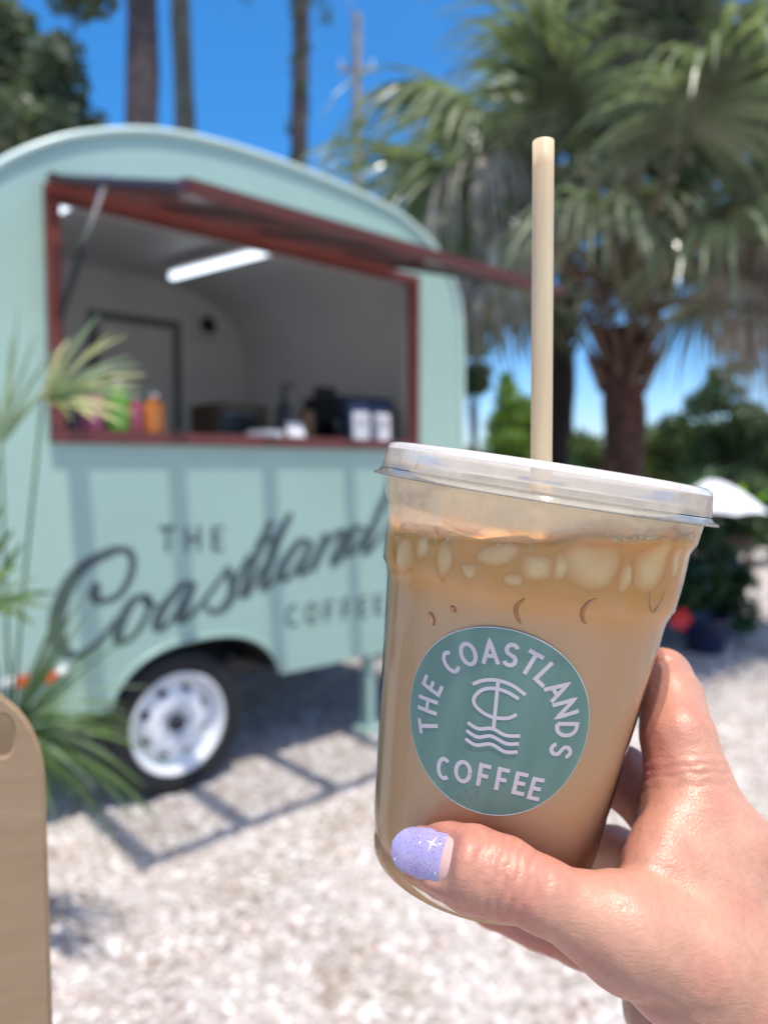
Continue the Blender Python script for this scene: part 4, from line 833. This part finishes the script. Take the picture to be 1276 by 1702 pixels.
# ice
a = NM('coffee_coated_ice'); p = a.n('BsdfPrincipled'); p.inputs['Roughness'].default_value = .25; ic = a.ramp(a.noise(150, 3).outputs[0], [(.3, (1.0, .71, .32)), (.7, (1.0, .77, .39))]); vcol = a.n('VertexColor'); vcol.layer_name = 'film'  # bright orange tone: glow of light inside the ice put into colour
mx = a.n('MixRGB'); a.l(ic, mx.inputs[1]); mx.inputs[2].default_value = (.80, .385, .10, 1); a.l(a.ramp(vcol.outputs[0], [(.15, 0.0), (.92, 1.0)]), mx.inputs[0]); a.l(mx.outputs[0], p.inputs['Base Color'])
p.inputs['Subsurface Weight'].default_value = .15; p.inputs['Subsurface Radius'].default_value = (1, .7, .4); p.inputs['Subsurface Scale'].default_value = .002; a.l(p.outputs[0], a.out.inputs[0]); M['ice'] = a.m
a = NM('sunken_ice'); p = a.n('BsdfPrincipled'); p.inputs['Roughness'].default_value = .3; a.l(a.ramp(a.noise(300, 3).outputs[0], [(.3, (.60, .27, .11)), (.7, (.69, .35, .155))]), p.inputs['Base Color']); p.inputs['Subsurface Weight'].default_value = .4; p.inputs['Subsurface Scale'].default_value = .004; a.l(p.outputs[0], a.out.inputs[0]); M['ice_deep'] = a.m
def ice_cube(th, z, sx, sz, depth, label, rot=0, m='ice', proud=.0005, round_=.55):
    """rounded lump pressed flat against the cup wall at angle th (deg)"""
    bm = bmesh.new(); bmesh.ops.create_cube(bm, size=2); bmesh.ops.subdivide_edges(bm, edges=bm.edges[:], cuts=10, use_grid_fill=True)
    film = []; th = R(th); rg = random.Random(int(abs(th*1000)+abs(z*1e5)))
    ph = [rg.uniform(0, 6) for _ in range(4)]
    for v in bm.verts:
        q = v.co.copy(); s = q.normalized()*1.15; q = q.lerp(s, round_); q *= 1+.06*math.sin(3*q.x+ph[0])+.06*math.sin(3*q.z+ph[1])
        x, y, zz = q.x*sx*1.62, q.y*depth, q.z*sz*1.5; x, zz = x*math.cos(rot)-zz*math.sin(rot), x*math.sin(rot)+zz*math.cos(rot)
        Z = z+zz; wall = inner(min(.0, Z))+proud; e_ = min(1.3, (abs(q.x)**2.6+abs(q.z)**2.6)**(1/2.6)); r = wall-.0012*e_**2.3 if y > -depth*.2 else wall-depth*1.6; r -= .0001*(1+math.sin(5*q.x+ph[2])*math.sin(4*q.z+ph[3]))
        a_ = th+x/wall; v.co = (math.sin(a_)*r, -math.cos(a_)*r, Z)
        film.append(max(0, min(1, (wall-r)/proud)))
    me = bpy.data.meshes.new('ice_cube'); bm.to_mesh(me); bm.free(); me.polygons.foreach_set('use_smooth', [True]*len(me.polygons))
    ca = me.color_attributes.new('film', 'FLOAT_COLOR', 'POINT'); ca.data.foreach_set('color', [c for k in film for c in (k, k, k, 1)])
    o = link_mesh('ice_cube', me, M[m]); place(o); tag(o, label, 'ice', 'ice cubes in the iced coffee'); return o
ice_cube(-63, -.0225, .0050, .0058, .006, 'pale ice lump at the far left edge of the drink', .1)
ice_cube(-41, -.0200, .0028, .0052, .005, 'narrow upright ice sliver second from the left in the drink', .05)
ice_cube(-22, -.0158, .0058, .0030, .006, 'curved ice lump between the narrow sliver and the squat cube', .35)
ice_cube(-9, -.0172, .0046, .0040, .006, 'squat ice cube just left of the middle of the drink', .1)
ice_cube(9, -.0143, .0082, .0072, .008, 'biggest round ice cube right of the middle of the drink', .2)
ice_cube(33, -.0128, .0074, .0078, .008, 'large ice cube with a slanting top right of the biggest cube', .3)
ice_cube(60, -.0120, .0042, .0085, .007, 'tall narrow ice lump at the right edge of the drink', .2)
ice_cube(-52, -.0185, .0036, .0042, .006, 'small ice lump between the far left lump and the narrow sliver', .3, proud=.00038)
ice_cube(-31, -.0212, .0030, .0030, .005, 'small low ice lump right of the narrow sliver', .2, proud=.00034)
ice_cube(-15.5, -.0212, .0034, .0026, .005, 'low flat ice chip under the curved ice lump', .5, proud=.00034)
ice_cube(-1.2, -.0155, .0027, .0050, .005, 'slim ice lump between the squat cube and the biggest cube', -.1, proud=.00038)
ice_cube(21.5, -.0165, .0028, .0056, .005, 'slim ice lump between the biggest cube and the slanting cube', .15, proud=.00036)
ice_cube(47, -.0115, .0036, .0062, .006, 'ice lump between the slanting cube and the right edge lump', .2, proud=.0004)
for th, r_, s, lb in ((-12, .018, .010, 'ice cube standing out of the drink under the lid, left of the straw'), (25, .016, .011, 'ice cube standing out of the drink under the lid, right of the straw'), (75, .026, .009, 'ice cube floating by the right wall under the lid'), (-70, .024, .010, 'ice cube floating by the left wall under the lid'), (170, .022, .011, 'ice cube floating at the back of the drink')):
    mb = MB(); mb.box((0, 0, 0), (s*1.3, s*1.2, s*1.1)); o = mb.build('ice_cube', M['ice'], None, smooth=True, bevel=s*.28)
    o.matrix_world = CM @ Matrix.Translation((math.sin(R(th))*r_, -math.cos(R(th))*r_, -.0098-.0016*math.cos(R(th-90)))) @ Matrix.Rotation(th, 4, 'Z') @ Matrix.Rotation(.35, 4, 'X'); tag(o, lb, 'ice', 'ice cubes in the iced coffee')
def ice_edge(pts, wd, label):
    mb = MB(); P = catmull([(x, z, 0) for x, z in pts], 6); n = len(P)
    mb.tube([((inner(q.y)-.0001)*math.sin(R(q.x)), -(inner(q.y)-.0001)*math.cos(R(q.x)), q.y) for q in P], [wd*(.25+.75*math.sin(math.pi*(i+.5)/n)) for i in range(n)], 8, True)
    o = mb.build('ice_cube', M['ice_deep'], None, smooth=True); place(o); tag(o, label, 'ice', 'sunken ice showing through the coffee')
ice_edge([(-46.5, -.0355), (-45.2, -.0372), (-44, -.0388)], .0011, 'larger brown fleck of sunken ice above the left of the sticker')
ice_edge([(-37.5, -.0322), (-36, -.0326), (-35, -.0335)], .0008, 'smaller brown fleck of sunken ice beside the larger fleck')
ice_edge([(-11.0, -.0255), (-13.2, -.0280), (-12.6, -.0305), (-10.8, -.0325)], .00065, 'thin brown crescent of sunken ice above the middle of the sticker')
ice_edge([(12.5, -.0225), (9.6, -.0242), (8.8, -.0268), (10.5, -.0292), (12, -.0295)], .0006, 'wide brown crescent of sunken ice right of the middle')
ice_edge([(34, -.0190), (36, -.0232), (40, -.0250), (43, -.0215), (44, -.0185)], .0005, 'faint loop of sunken ice near the right wall of the cup')
# bubbles at the drink's edge
mb = MB(); rg = np.random.default_rng(12)
for c_, sp_, n_ in ((-38, 4, 5), (15, 3, 9), (24, 4, 10), (48, 5, 8), (-20, 8, 5)):
    for _ in range(n_):
        d_ = rg.normal(c_, sp_); th = R(d_); z = TOPS[int((th % (2*math.pi))/(2*math.pi)*nt_) % nt_]-rg.uniform(-.0003, .0008); r = inner(z)-.0002; s = rg.uniform(.00025, .0007)
        mb.lathe([(0, -s), (s*.7, -s*.7), (s, 0), (s*.7, s*.7), (0, s)], 8, Matrix.Translation((math.sin(th)*r, -math.cos(th)*r, z)))
M['foam'] = simple('coffee_foam', (.80, .66, .45), .2, .05, 50, sss=.4, ssss=.002); bb = mb.build('coffee_bubbles', M['foam'], cof, smooth=True); bb['kind'] = 'stuff'
# straw
a = NM('tan_straw'); p = a.n('BsdfPrincipled'); p.inputs['Roughness'].default_value = .5; vz = a.n('TexVoronoi'); vz.inputs['Scale'].default_value = 420; a.l(a.coord(), vz.inputs['Vector'])
mp = a.n('Mapping'); a.l(a.coord(), mp.inputs['Vector']); mp.inputs['Scale'].default_value = (1, 1, .05)
st_ = a.ramp(a.noise(300, 3, vec=mp.outputs[0]).outputs[0], [(.3, (.70, .59, .41)), (.7, (.88, .79, .60))]); mx = a.n('MixRGB'); mx.inputs[2].default_value = (.16, .09, .05, 1); a.l(st_, mx.inputs[1])
sel = a.ramp(vz.outputs['Distance'], [(.06, 1.0), (.11, 0.0)]); sel2 = a.ramp(a.noise(180, 1).outputs[0], [(.55, 0.0), (.62, .8)]); mu = a.n('MixRGB'); mu.blend_type = 'MULTIPLY'; mu.inputs[0].default_value = 1; a.l(sel, mu.inputs[1]); a.l(sel2, mu.inputs[2])
a.l(mu.outputs[0], mx.inputs[0]); a.l(mx.outputs[0], p.inputs['Base Color']); p.inputs['Subsurface Weight'].default_value = .3; p.inputs['Subsurface Scale'].default_value = .003
tl = a.n('BsdfTranslucent'); tl.inputs[0].default_value = (.95, .82, .58, 1); ms = a.n('MixShader'); ms.inputs[0].default_value = .5; a.l(p.outputs[0], ms.inputs[1]); a.l(tl.outputs[0], ms.inputs[2]); a.l(ms.outputs[0], a.out.inputs[0]); M['straw'] = a.m
s0 = CM @ Vector((0, 0, .004)); s1 = at(902.5, 236, .2275); sdv = (s1-s0).normalized(); sb = s0-sdv*.075
SM = Matrix((sdv.cross(Vector((0, 1, 0))).normalized(), sdv.cross(sdv.cross(Vector((0, 1, 0)))).normalized(), sdv)).transposed().to_4x4(); SM.translation = sb
L_ = (s1-sb).length; mb = MB(); prs = [(.0033, z) for z in np.linspace(0, L_, 24)]; mb.lathe(prs+[(.0033, L_), (.00318, L_+.0001), (.0029, L_), (.0029, L_-.03), (.0029, 0)], 40); so = mb.build('straw', M['straw'], None, smooth=True); so.matrix_world = SM
tag(so, 'tan speckled drinking straw standing in the iced coffee', 'straw')

# ------------------------------------------------------------------ the hand (one continuous skin surface grown from a distance field)
def J(px, py, d, r): q = at(px, py, d); return (np.array([q.x, q.y, q.z]), r)
thumb = [J(700, 1420, .2000, .0072), J(742, 1430, .1940, .0092), J(785, 1444, .1890, .0103), J(838, 1459, .1865, .0095), J(900, 1487, .1860, .0087), J(970, 1520, .1868, .0097), J(1035, 1546, .1885, .0130)]
thenar = [J(1035, 1546, .1885, .0130), J(1140, 1590, .1935, .0180), J(1280, 1680, .200, .0225)]
index = [J(1150, 1350, .2190, .0138), J(1140, 1290, .2215, .0118), J(1126, 1225, .2265, .0108), J(1112, 1160, .2390, .0103), J(1098, 1128, .2480, .0098), J(1040, 1108, .2660, .0088), J(975, 1100, .2760, .0082), J(890, 1098, .2810, .0072)]
middle = [J(1165, 1415, .2420, .0120), J(1095, 1345, .2490, .0108), J(1035, 1292, .2560, .0103), J(940, 1262, .2740, .0095), J(860, 1255, .2790, .0085), J(770, 1255, .2770, .0075)]
ring = [J(1150, 1490, .2580, .0118), J(1085, 1450, .2660, .0102), J(1020, 1420, .2700, .0096), J(920, 1395, .2780, .0090), J(840, 1388, .2790, .0080), J(770, 1385, .2760, .0070)]
pinky = [J(1105, 1605, .2640, .0112), J(1040, 1592, .2670, .0092), J(960, 1566, .2690, .0083), J(890, 1537, .2710, .0080), J(820, 1508, .2730, .0072), J(760, 1480, .2720, .0062)]
palm_c = [[J(1150, 1350, .2190, .0140), J(1212, 1430, .2180, .0155), J(1300, 1560, .2180, .0210), J(1430, 1800, .2150, .0260)],
          [J(1165, 1415, .2420, .0125), J(1220, 1520, .2400, .0160), J(1330, 1720, .2350, .0230)],
          [J(1150, 1490, .2580, .0125), J(1200, 1600, .2540, .0160), J(1330, 1820, .2450, .0240)],
          [J(1105, 1605, .2640, .0125), J(1110, 1680, .2600, .0150), J(1150, 1770, .2550, .0190), J(1290, 1930, .2450, .0230)],
          [J(1200, 1560, .2350, .0190), J(1260, 1700, .2250, .0240), J(1400, 1900, .2200, .0290)],
          [J(1280, 1680, .2000, .0225), J(1400, 1850, .2050, .0260), J(1600, 2150, .2050, .0290)],
          [J(1330, 1860, .2350, .0280), J(1560, 2200, .2300, .0300), J(1800, 2620, .2250, .0320)],
          [J(1500, 2020, .2080, .0285), J(1780, 2560, .2080, .0320)]]
web = [[J(1126, 1350, .2120, .0068), J(1098, 1400, .2060, .0062), J(1084, 1440, .2000, .0058)], [J(1140, 1400, .2110, .0115), J(1110, 1470, .2030, .0130)],
       [J(1195, 1420, .2130, .0145), J(1170, 1500, .2060, .0165), J(1210, 1590, .2030, .0190)]]
pad = [[J(1112, 1372, .2290, .0108), J(1108, 1430, .2360, .0115), J(1105, 1500, .2450, .0130)]]
def cap_chain(P, ch):
    f = np.full(len(P), 1e3, np.float32)
    for (a_, ra), (b_, rb_) in zip(ch[:-1], ch[1:]):
        ba = (b_-a_).astype(np.float32); pa = P-a_.astype(np.float32); h = np.clip(pa@ba/(ba@ba), 0, 1); h2 = h
        d = np.linalg.norm(pa-h[:, None]*ba, axis=1)-(ra+(rb_-ra)*h2); f = smin(f, d, .0022) if f[0] < 500 or True else d
    return f
def smin(a_, b_, k):
    h = np.maximum(k-np.abs(a_-b_), 0)/k; return np.minimum(a_, b_)-h*h*k*.25
TDIR = (thumb[1][0]-thumb[4][0]); TDIR /= np.linalg.norm(TDIR)
def unit(v): return v/np.linalg.norm(v)
EYEV = np.array(EYE)
def groove(P, c, axis, sig, amp, wav=.0004, side=None):
    s = (P-c)@axis; q = P-c; t = np.cross(axis, np.array([0, -1., .3])); t = unit(t); u = q@t
    g = amp*np.exp(-((s+wav*np.sin(u*900+c[0]*9e3))/sig)**2)
    if side is not None: g = g*np.clip((q@side)/.004, 0, 1)
    rad = np.linalg.norm(q-np.outer(s, axis), axis=1); return g*(rad < .02)
GROOVES = []
for px, py, d, amp, sg in ((798, 1449, .188, .00030, .0006), (822, 1455, .187, .00050, .0006), (843, 1461, .186, .00060, .0007), (858, 1466, .186, .00050, .0006), (878, 1474, .1855, .00036, .0006), (905, 1484, .1855, .0002, .0007)):
    GROOVES.append((np.array(at(px, py, d)), TDIR, sg, amp, unit(EYEV-np.array(at(px, py, d)))))
IDIR = unit(index[1][0]-index[2][0])
for px, py, d, amp, sg in ((1150, 1262, .222, .00016, .0006), (1152, 1279, .222, .00026, .0006), (1152, 1292, .221, .0003, .0006), (1150, 1312, .220, .00016, .0007)):
    GROOVES.append((np.array(at(px, py, d)), IDIR, sg, amp, unit(EYEV-np.array(at(px, py, d)))))
PC = np.array(at(1100, 1146, .246)); GROOVES.append((PC, unit(index[3][0]-index[4][0]), .0009, .0012, unit(np.array([-1., -.6, 0]))))
NCUT, NTIP = np.array(at(758, 1428, .1824)), np.array(at(649, 1402, .1985)); ncut, ntip = NCUT, NTIP; nL = unit(ntip-ncut); nlen = np.linalg.norm(ntip-ncut)
mid = (ncut+ntip)/2; vw = unit(EYEV-mid); nN = unit(vw-nL*(vw@nL)); nW = np.cross(nL, nN)      # nW: up the picture or down
if nW[2] < 0: nW = -nW
nN = unit(nN + .12*nW); nN = unit(nN-nL*(nN@nL)); nW = np.cross(nN, nL); nW = nW if nW[2] > 0 else -nW
def nail_pt(u, v, lift=0):
    half = .0063*(1-.16*max(0, u-.55)/.45)
    tipc = .0
    if u > .78: half *= math.sqrt(max(0.02, 1-((u-.78)/.225)**2))
    if u < .10: half *= .86+.14*math.sin(u/.10*math.pi/2)
    Rn = .0082; ph = v*math.asin(min(.95, half/Rn)); s = u + (.05*(1-v*v) if u < .02 else 0)*-1
    return mid + nL*(s-.5)*nlen + nW*math.sin(ph)*Rn + nN*(Rn*(math.cos(ph)-1) - .0016*(u-.45)**2*4*.6 + .0004 + lift)
CUT = [(nail_pt(-.035, v_, -.0002), .0007) for v_ in np.linspace(-1, 1, 9)]
SIDE = [[(nail_pt(u_, v_, -.0005), .0008) for u_ in np.linspace(-.02, .5, 6)] for v_ in (-1.06, 1.06)]
NL = unit(NTIP-NCUT); NV = unit(EYEV-(NCUT+NTIP)/2); NN = unit(NV-NL*(NV@NL))
def hand_sdf(P, detail=False):
    P = P.astype(np.float32)
    wt = np.clip(((P-thumb[3][0])@NL)/.014, 0, 1); wt = wt*wt*(3-2*wt); PT = (P + np.outer(((P-thumb[1][0])@NN)*.36*wt, NN)).astype(np.float32)   # flatter last joint
    fi = cap_chain(P, index); fm = cap_chain(P, middle); fr_ = cap_chain(P, ring); fp = cap_chain(P, pinky)
    fing = smin(smin(smin(fi, fm, .0012), fr_, .0012), fp, .0012)
    pl = np.full(len(P), 1., np.float32)
    for ch in palm_c: pl = smin(pl, cap_chain(P, ch), .009)
    for ch in pad: pl = smin(pl, cap_chain(P, ch), .0035)
    th = cap_chain(PT, thumb); tn = cap_chain(P, thenar); pl = smin(pl, smin(th, tn, .006), .0075)
    wb = np.full(len(P), 1., np.float32)
    for ch in web: wb = smin(wb, cap_chain(P, ch), .008)
    pl = smin(pl, wb, .0042)
    f = smin(pl, fing, .0045)
    for ch in [CUT]+SIDE: f = smin(f, cap_chain(P, ch), .0028)
    if detail:
        for c, ax_, sg, amp, side in GROOVES: f = f+groove(P, c, ax_, sg, amp, .0004, side)
        # soft fold where thumb base meets the heel of the hand, and palm creases
        f = f + .0011*np.exp(-(cap_chain(P, [(np.array(at(1020, 1650, .19)), 0.), (np.array(at(1085, 1664, .181)), 0.), (np.array(at(1190, 1672, .178)), 0.)])/.0026)**2)
        f = f + .00010*np.sin(P[:, 0]*620+P[:, 2]*310)*np.sin(P[:, 1]*540-P[:, 2]*420)
    return f
def surface_nets(fun, lo, hi, h):
    n = np.ceil((hi-lo)/h).astype(int)+1; cs = 5; nb = n//cs+1
    full = np.ones(tuple(nb*cs+1), np.float32)
    bi = np.stack(np.meshgrid(*[np.arange(k) for k in nb], indexing='ij'), -1).reshape(-1, 3); ctr = lo+(bi*cs+cs/2)*h
    fv = np.concatenate([fun(ctr[i:i+200000]) for i in range(0, len(ctr), 200000)]); full_sign = np.where(fv < 0, -1., 1.)
    keep = np.abs(fv) < cs*h*1.15+.0025
    sg = full_sign.reshape(tuple(nb)); big = np.repeat(np.repeat(np.repeat(sg, cs, 0), cs, 1), cs, 2); full[:-1, :-1, :-1] = big*.01
    o = np.stack(np.meshgrid(*[np.arange(cs+1)]*3, indexing='ij'), -1).reshape(-1, 3)
    idx = (bi[keep][:, None]*cs+o[None]).reshape(-1, 3); flat = np.unique(np.ravel_multi_index(idx.T, full.shape))
    I = np.stack(np.unravel_index(flat, full.shape), -1); vals = np.concatenate([fun(lo+I[i:i+300000]*h) for i in range(0, len(I), 300000)]); full.ravel()[flat] = vals
    S = full < 0; c = np.zeros(tuple(np.array(S.shape)-1), np.int8)
    for dx in (0, 1):
        for dy in (0, 1):
            for dz in (0, 1): c += S[dx:S.shape[0]-1+dx, dy:S.shape[1]-1+dy, dz:S.shape[2]-1+dz]
    act = np.argwhere((c > 0) & (c < 8)); vid = np.full(c.shape, -1, np.int64); vid[tuple(act.T)] = np.arange(len(act))
    acc = np.zeros((len(act), 3)); cnt = np.zeros(len(act)); cor = [np.array([i, j, k]) for i in (0, 1) for j in (0, 1) for k in (0, 1)]
    for a_ in range(8):
        for b_ in range(a_+1, 8):
            if np.abs(cor[a_]-cor[b_]).sum() != 1: continue
            fa = full[tuple((act+cor[a_]).T)]; fb = full[tuple((act+cor[b_]).T)]; m_ = (fa < 0) != (fb < 0); t = np.where(m_, fa/(fa-fb+1e-12), 0)
            acc += m_[:, None]*(cor[a_]+t[:, None]*(cor[b_]-cor[a_])); cnt += m_
    V = lo+(act+acc/cnt[:, None])*h; Q = []
    for ax_ in range(3):
        sl0 = [slice(1, -1)]*3; e = np.zeros(3, int); e[ax_] = 1
        g = np.argwhere(S[tuple(slice(0, s-1) if i == ax_ else slice(0, s) for i, s in enumerate(S.shape))] != S[tuple(slice(1, s) if i == ax_ else slice(0, s) for i, s in enumerate(S.shape))])
        u, v = (ax_+1) % 3, (ax_+2) % 3; eu = np.zeros(3, int); eu[u] = 1; ev = np.zeros(3, int); ev[v] = 1
        ok = (g[:, u] > 0) & (g[:, v] > 0) & (g[:, u] < c.shape[u]) & (g[:, v] < c.shape[v]); g = g[ok]
        q = np.stack([vid[tuple((g-eu-ev).T)], vid[tuple((g-ev).T)], vid[tuple(g.T)], vid[tuple((g-eu).T)]], 1)
        flip = S[tuple(g.T)]; q = np.where(flip[:, None], q, q[:, ::-1]); Q.append(q[(q >= 0).all(1)])
    return V, np.concatenate(Q)
allp = np.array([q[0] for ch in [thumb, thenar, index, middle, ring, pinky]+palm_c+web+pad for q in ch])
HV, HF = surface_nets(hand_sdf, allp.min(0)-.035, allp.max(0)+.035, .0008)
for _ in range(3):      # settle the vertices onto the detailed surface
    e = 2e-4; f0 = hand_sdf(HV, True); g = np.stack([hand_sdf(HV+np.eye(3)[i]*e)-hand_sdf(HV-np.eye(3)[i]*e) for i in range(3)], 1)/(2*e); g /= np.linalg.norm(g, axis=1)[:, None]+1e-6; HV = HV-g*np.clip(f0, -.0012, .0012)[:, None]*.9
ho = HV.mean(0)
a = NM('skin'); p = a.n('BsdfPrincipled'); p.inputs['Roughness'].default_value = .40; p.inputs['Specular IOR Level'].default_value = .48
vc = a.n('VertexColor'); vc.layer_name = 'blush_and_shade'; n1 = a.noise(55, 4, .6); n2 = a.noise(420, 3, .6)
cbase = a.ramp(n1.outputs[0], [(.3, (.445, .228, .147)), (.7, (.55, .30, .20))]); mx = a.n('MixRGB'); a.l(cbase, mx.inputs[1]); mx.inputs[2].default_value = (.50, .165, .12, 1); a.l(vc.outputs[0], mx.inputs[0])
mx2 = a.n('MixRGB'); mx2.blend_type = 'MULTIPLY'; mx2.inputs[0].default_value = 1; a.l(mx.outputs[0], mx2.inputs[1]); a.l(a.ramp(n2.outputs[0], [(.25, .90), (.7, 1.04)]), mx2.inputs[2]); a.l(mx2.outputs[0], p.inputs['Base Color'])
p.inputs['Subsurface Weight'].default_value = .35; p.inputs['Subsurface Radius'].default_value = (1, .36, .2); p.inputs['Subsurface Scale'].default_value = .0045
vz = a.n('TexVoronoi'); vz.inputs['Scale'].default_value = 950; vz.feature = 'DISTANCE_TO_EDGE'
wp = a.noise(240, 2); wm = a.n('VectorMath'); wm.operation = 'MULTIPLY_ADD'; wm.inputs[1].default_value = (.0012,)*3; a.l(wp.outputs['Color'], wm.inputs[0]); a.l(a.coord(), wm.inputs[2]); a.l(wm.outputs[0], vz.inputs['Vector'])
mp = a.n('Mapping'); a.l(a.coord(), mp.inputs['Vector']); mp.inputs['Scale'].default_value = (1, 1, 3.2); mp.inputs['Rotation'].default_value = (.3, R(35), 0)
n4 = a.noise(320, 4, .65, vec=mp.outputs[0])
s1_ = a.n('Math'); s1_.operation = 'MULTIPLY_ADD'; s1_.inputs[1].default_value = .5; a.l(vz.outputs['Distance'], s1_.inputs[0]); a.l(n4.outputs[0], s1_.inputs[2])
a.l(a.bump(s1_.outputs[0], .36, .0006), p.inputs['Normal'])
a.l(a.ramp(a.noise(1300, 2).outputs[0], [(.3, .33), (.7, .52)]), p.inputs['Roughness']); a.l(p.outputs[0], a.out.inputs[0]); M['skin'] = a.m
hand = np_mesh('hand', HV-ho, HF, M['skin'], smooth=True); hand.location = ho
tag(hand, 'right hand with a lilac thumbnail gripping the plastic cup from the right', 'hand')
CCn = np.array(CC); axn = np.array(ax); q = HV-CCn; rad = np.linalg.norm(q-np.outer(q@axn, axn), axis=1)
bl = np.clip(1-(rad-.040)/.020, 0, 1)*.8
for ch, k in ((thumb, 3), (thumb, 0), (index, 1)):
    bl += .45*np.exp(-(np.linalg.norm(HV-ch[k][0], axis=1)/.014)**2)
bl += .38*np.clip(np.sin(HV[:, 0]*210+1)*np.sin(HV[:, 2]*190+HV[:, 1]*150), 0, 1); low = np.clip(-(g[:, 2])*1.1, 0, 1)*.35; bl = np.clip(bl*.75+low, 0, .9)  # low: redder downward faces, the shadow side put into the skin colour
ca_ = hand.data.color_attributes.new('blush_and_shade', 'FLOAT_COLOR', 'POINT'); ca_.data.foreach_set('color', np.repeat(bl[:, None], 4, 1).astype(np.float32).ravel())

# thumbnail: bare nail plate, lilac polish, star, glitter
def nail_mesh(name, u0, u1, lift, m, parent, nu=26, nv=18, curve=0.0):
    vs = []; 
    for ly in (lift, lift-.0005):
        for i in range(nu+1):
            for j in range(nv+1):
                v = j/nv*2-1; ua = u0+curve*(v*v); vs.append(nail_pt(ua+(u1-ua)*i/nu, v, ly)-ho)
    n1 = (nu+1)*(nv+1); ix = lambda i, j, k=0: k*n1+i*(nv+1)+j
    fs = [[ix(i, j, k), ix(i+1, j, k), ix(i+1, j+1, k), ix(i, j+1, k)] for k in (0, 1) for i in range(nu) for j in range(nv)]
    fs += [[ix(i, e), ix(i+1, e), ix(i+1, e, 1), ix(i, e, 1)] for e in (0, nv) for i in range(nu)]+[[ix(e, j), ix(e, j+1), ix(e, j+1, 1), ix(e, j, 1)] for e in (0, nu) for j in range(nv)]
    mb = MB(); mb.add(vs, fs); return mb.build(name, m, parent, smooth=True, auto=50)
M['nail'] = simple('bare_nail', (.74, .43, .37), .22, .05, 200, sss=.4, ssss=.002)
a = NM('lilac_glitter_polish'); p = a.n('BsdfPrincipled'); p.inputs['Roughness'].default_value = .16; p.inputs['Coat Weight'].default_value = .6
vz = a.n('TexVoronoi'); vz.inputs['Scale'].default_value = 1500; a.l(a.coord(), vz.inputs['Vector']); v2 = a.n('TexVoronoi'); v2.inputs['Scale'].default_value = 620; a.l(a.coord(), v2.inputs['Vector'])
base = a.ramp(a.noise(160).outputs[0], [(.3, (.36, .295, .50)), (.7, (.44, .365, .58))]); mx = a.n('MixRGB'); mx.inputs[2].default_value = (.16, .15, .26, 1); a.l(base, mx.inputs[1])
cellr = a.n('SeparateColor'); a.l(vz.outputs['Color'], cellr.inputs[0]); pick = a.ramp(cellr.outputs[0], [(.62, 0.0), (.64, 1.0)]); near = a.ramp(vz.outputs['Distance'], [(.26, 1.0), (.34, 0.0)]); mu = a.n('MixRGB'); mu.blend_type = 'MULTIPLY'; mu.inputs[0].default_value = 1; a.l(pick, mu.inputs[1]); a.l(near, mu.inputs[2]); a.l(mu.outputs[0], mx.inputs[0])
mx3 = a.n('MixRGB'); mx3.inputs[2].default_value = (.9, .9, .95, 1); a.l(mx.outputs[0], mx3.inputs[1]); c2 = a.n('SeparateColor'); a.l(v2.outputs['Color'], c2.inputs[0]); pk = a.ramp(c2.outputs[0], [(.80, 0.0), (.82, 1.0)]); nr = a.ramp(v2.outputs['Distance'], [(.16, 1.0), (.24, 0.0)]); mu2 = a.n('MixRGB'); mu2.blend_type = 'MULTIPLY'; mu2.inputs[0].default_value = 1; a.l(pk, mu2.inputs[1]); a.l(nr, mu2.inputs[2]); a.l(mu2.outputs[0], mx3.inputs[0])
a.l(mx3.outputs[0], p.inputs['Base Color']); a.l(p.outputs[0], a.out.inputs[0]); M['polish'] = a.m
nail = nail_mesh('thumbnail', 0, .96, 0, M['nail'], hand)
pol = nail_mesh('nail_polish', .20, 1.0, .00028, M['polish'], nail, curve=.06)
mb = MB(); st = []; M['star'] = simple('white_star', (.88, .88, .92), .3, .02)
for k in range(8):
    an = R(45*k+12); r_ = .0021 if k % 2 == 0 else .0004; st.append((r_*math.cos(an), r_*math.sin(an)))
cu, cv = .37, .32
vs = [nail_pt(cu, cv, .00042)-ho]+[nail_pt(cu+x/nlen, cv+y/.0063, .00040)-ho for x, y in st]
mb.add(vs, [[0, 1+k, 1+(k+1) % 8] for k in range(8)]); mb.build('star', M['star'], nail)
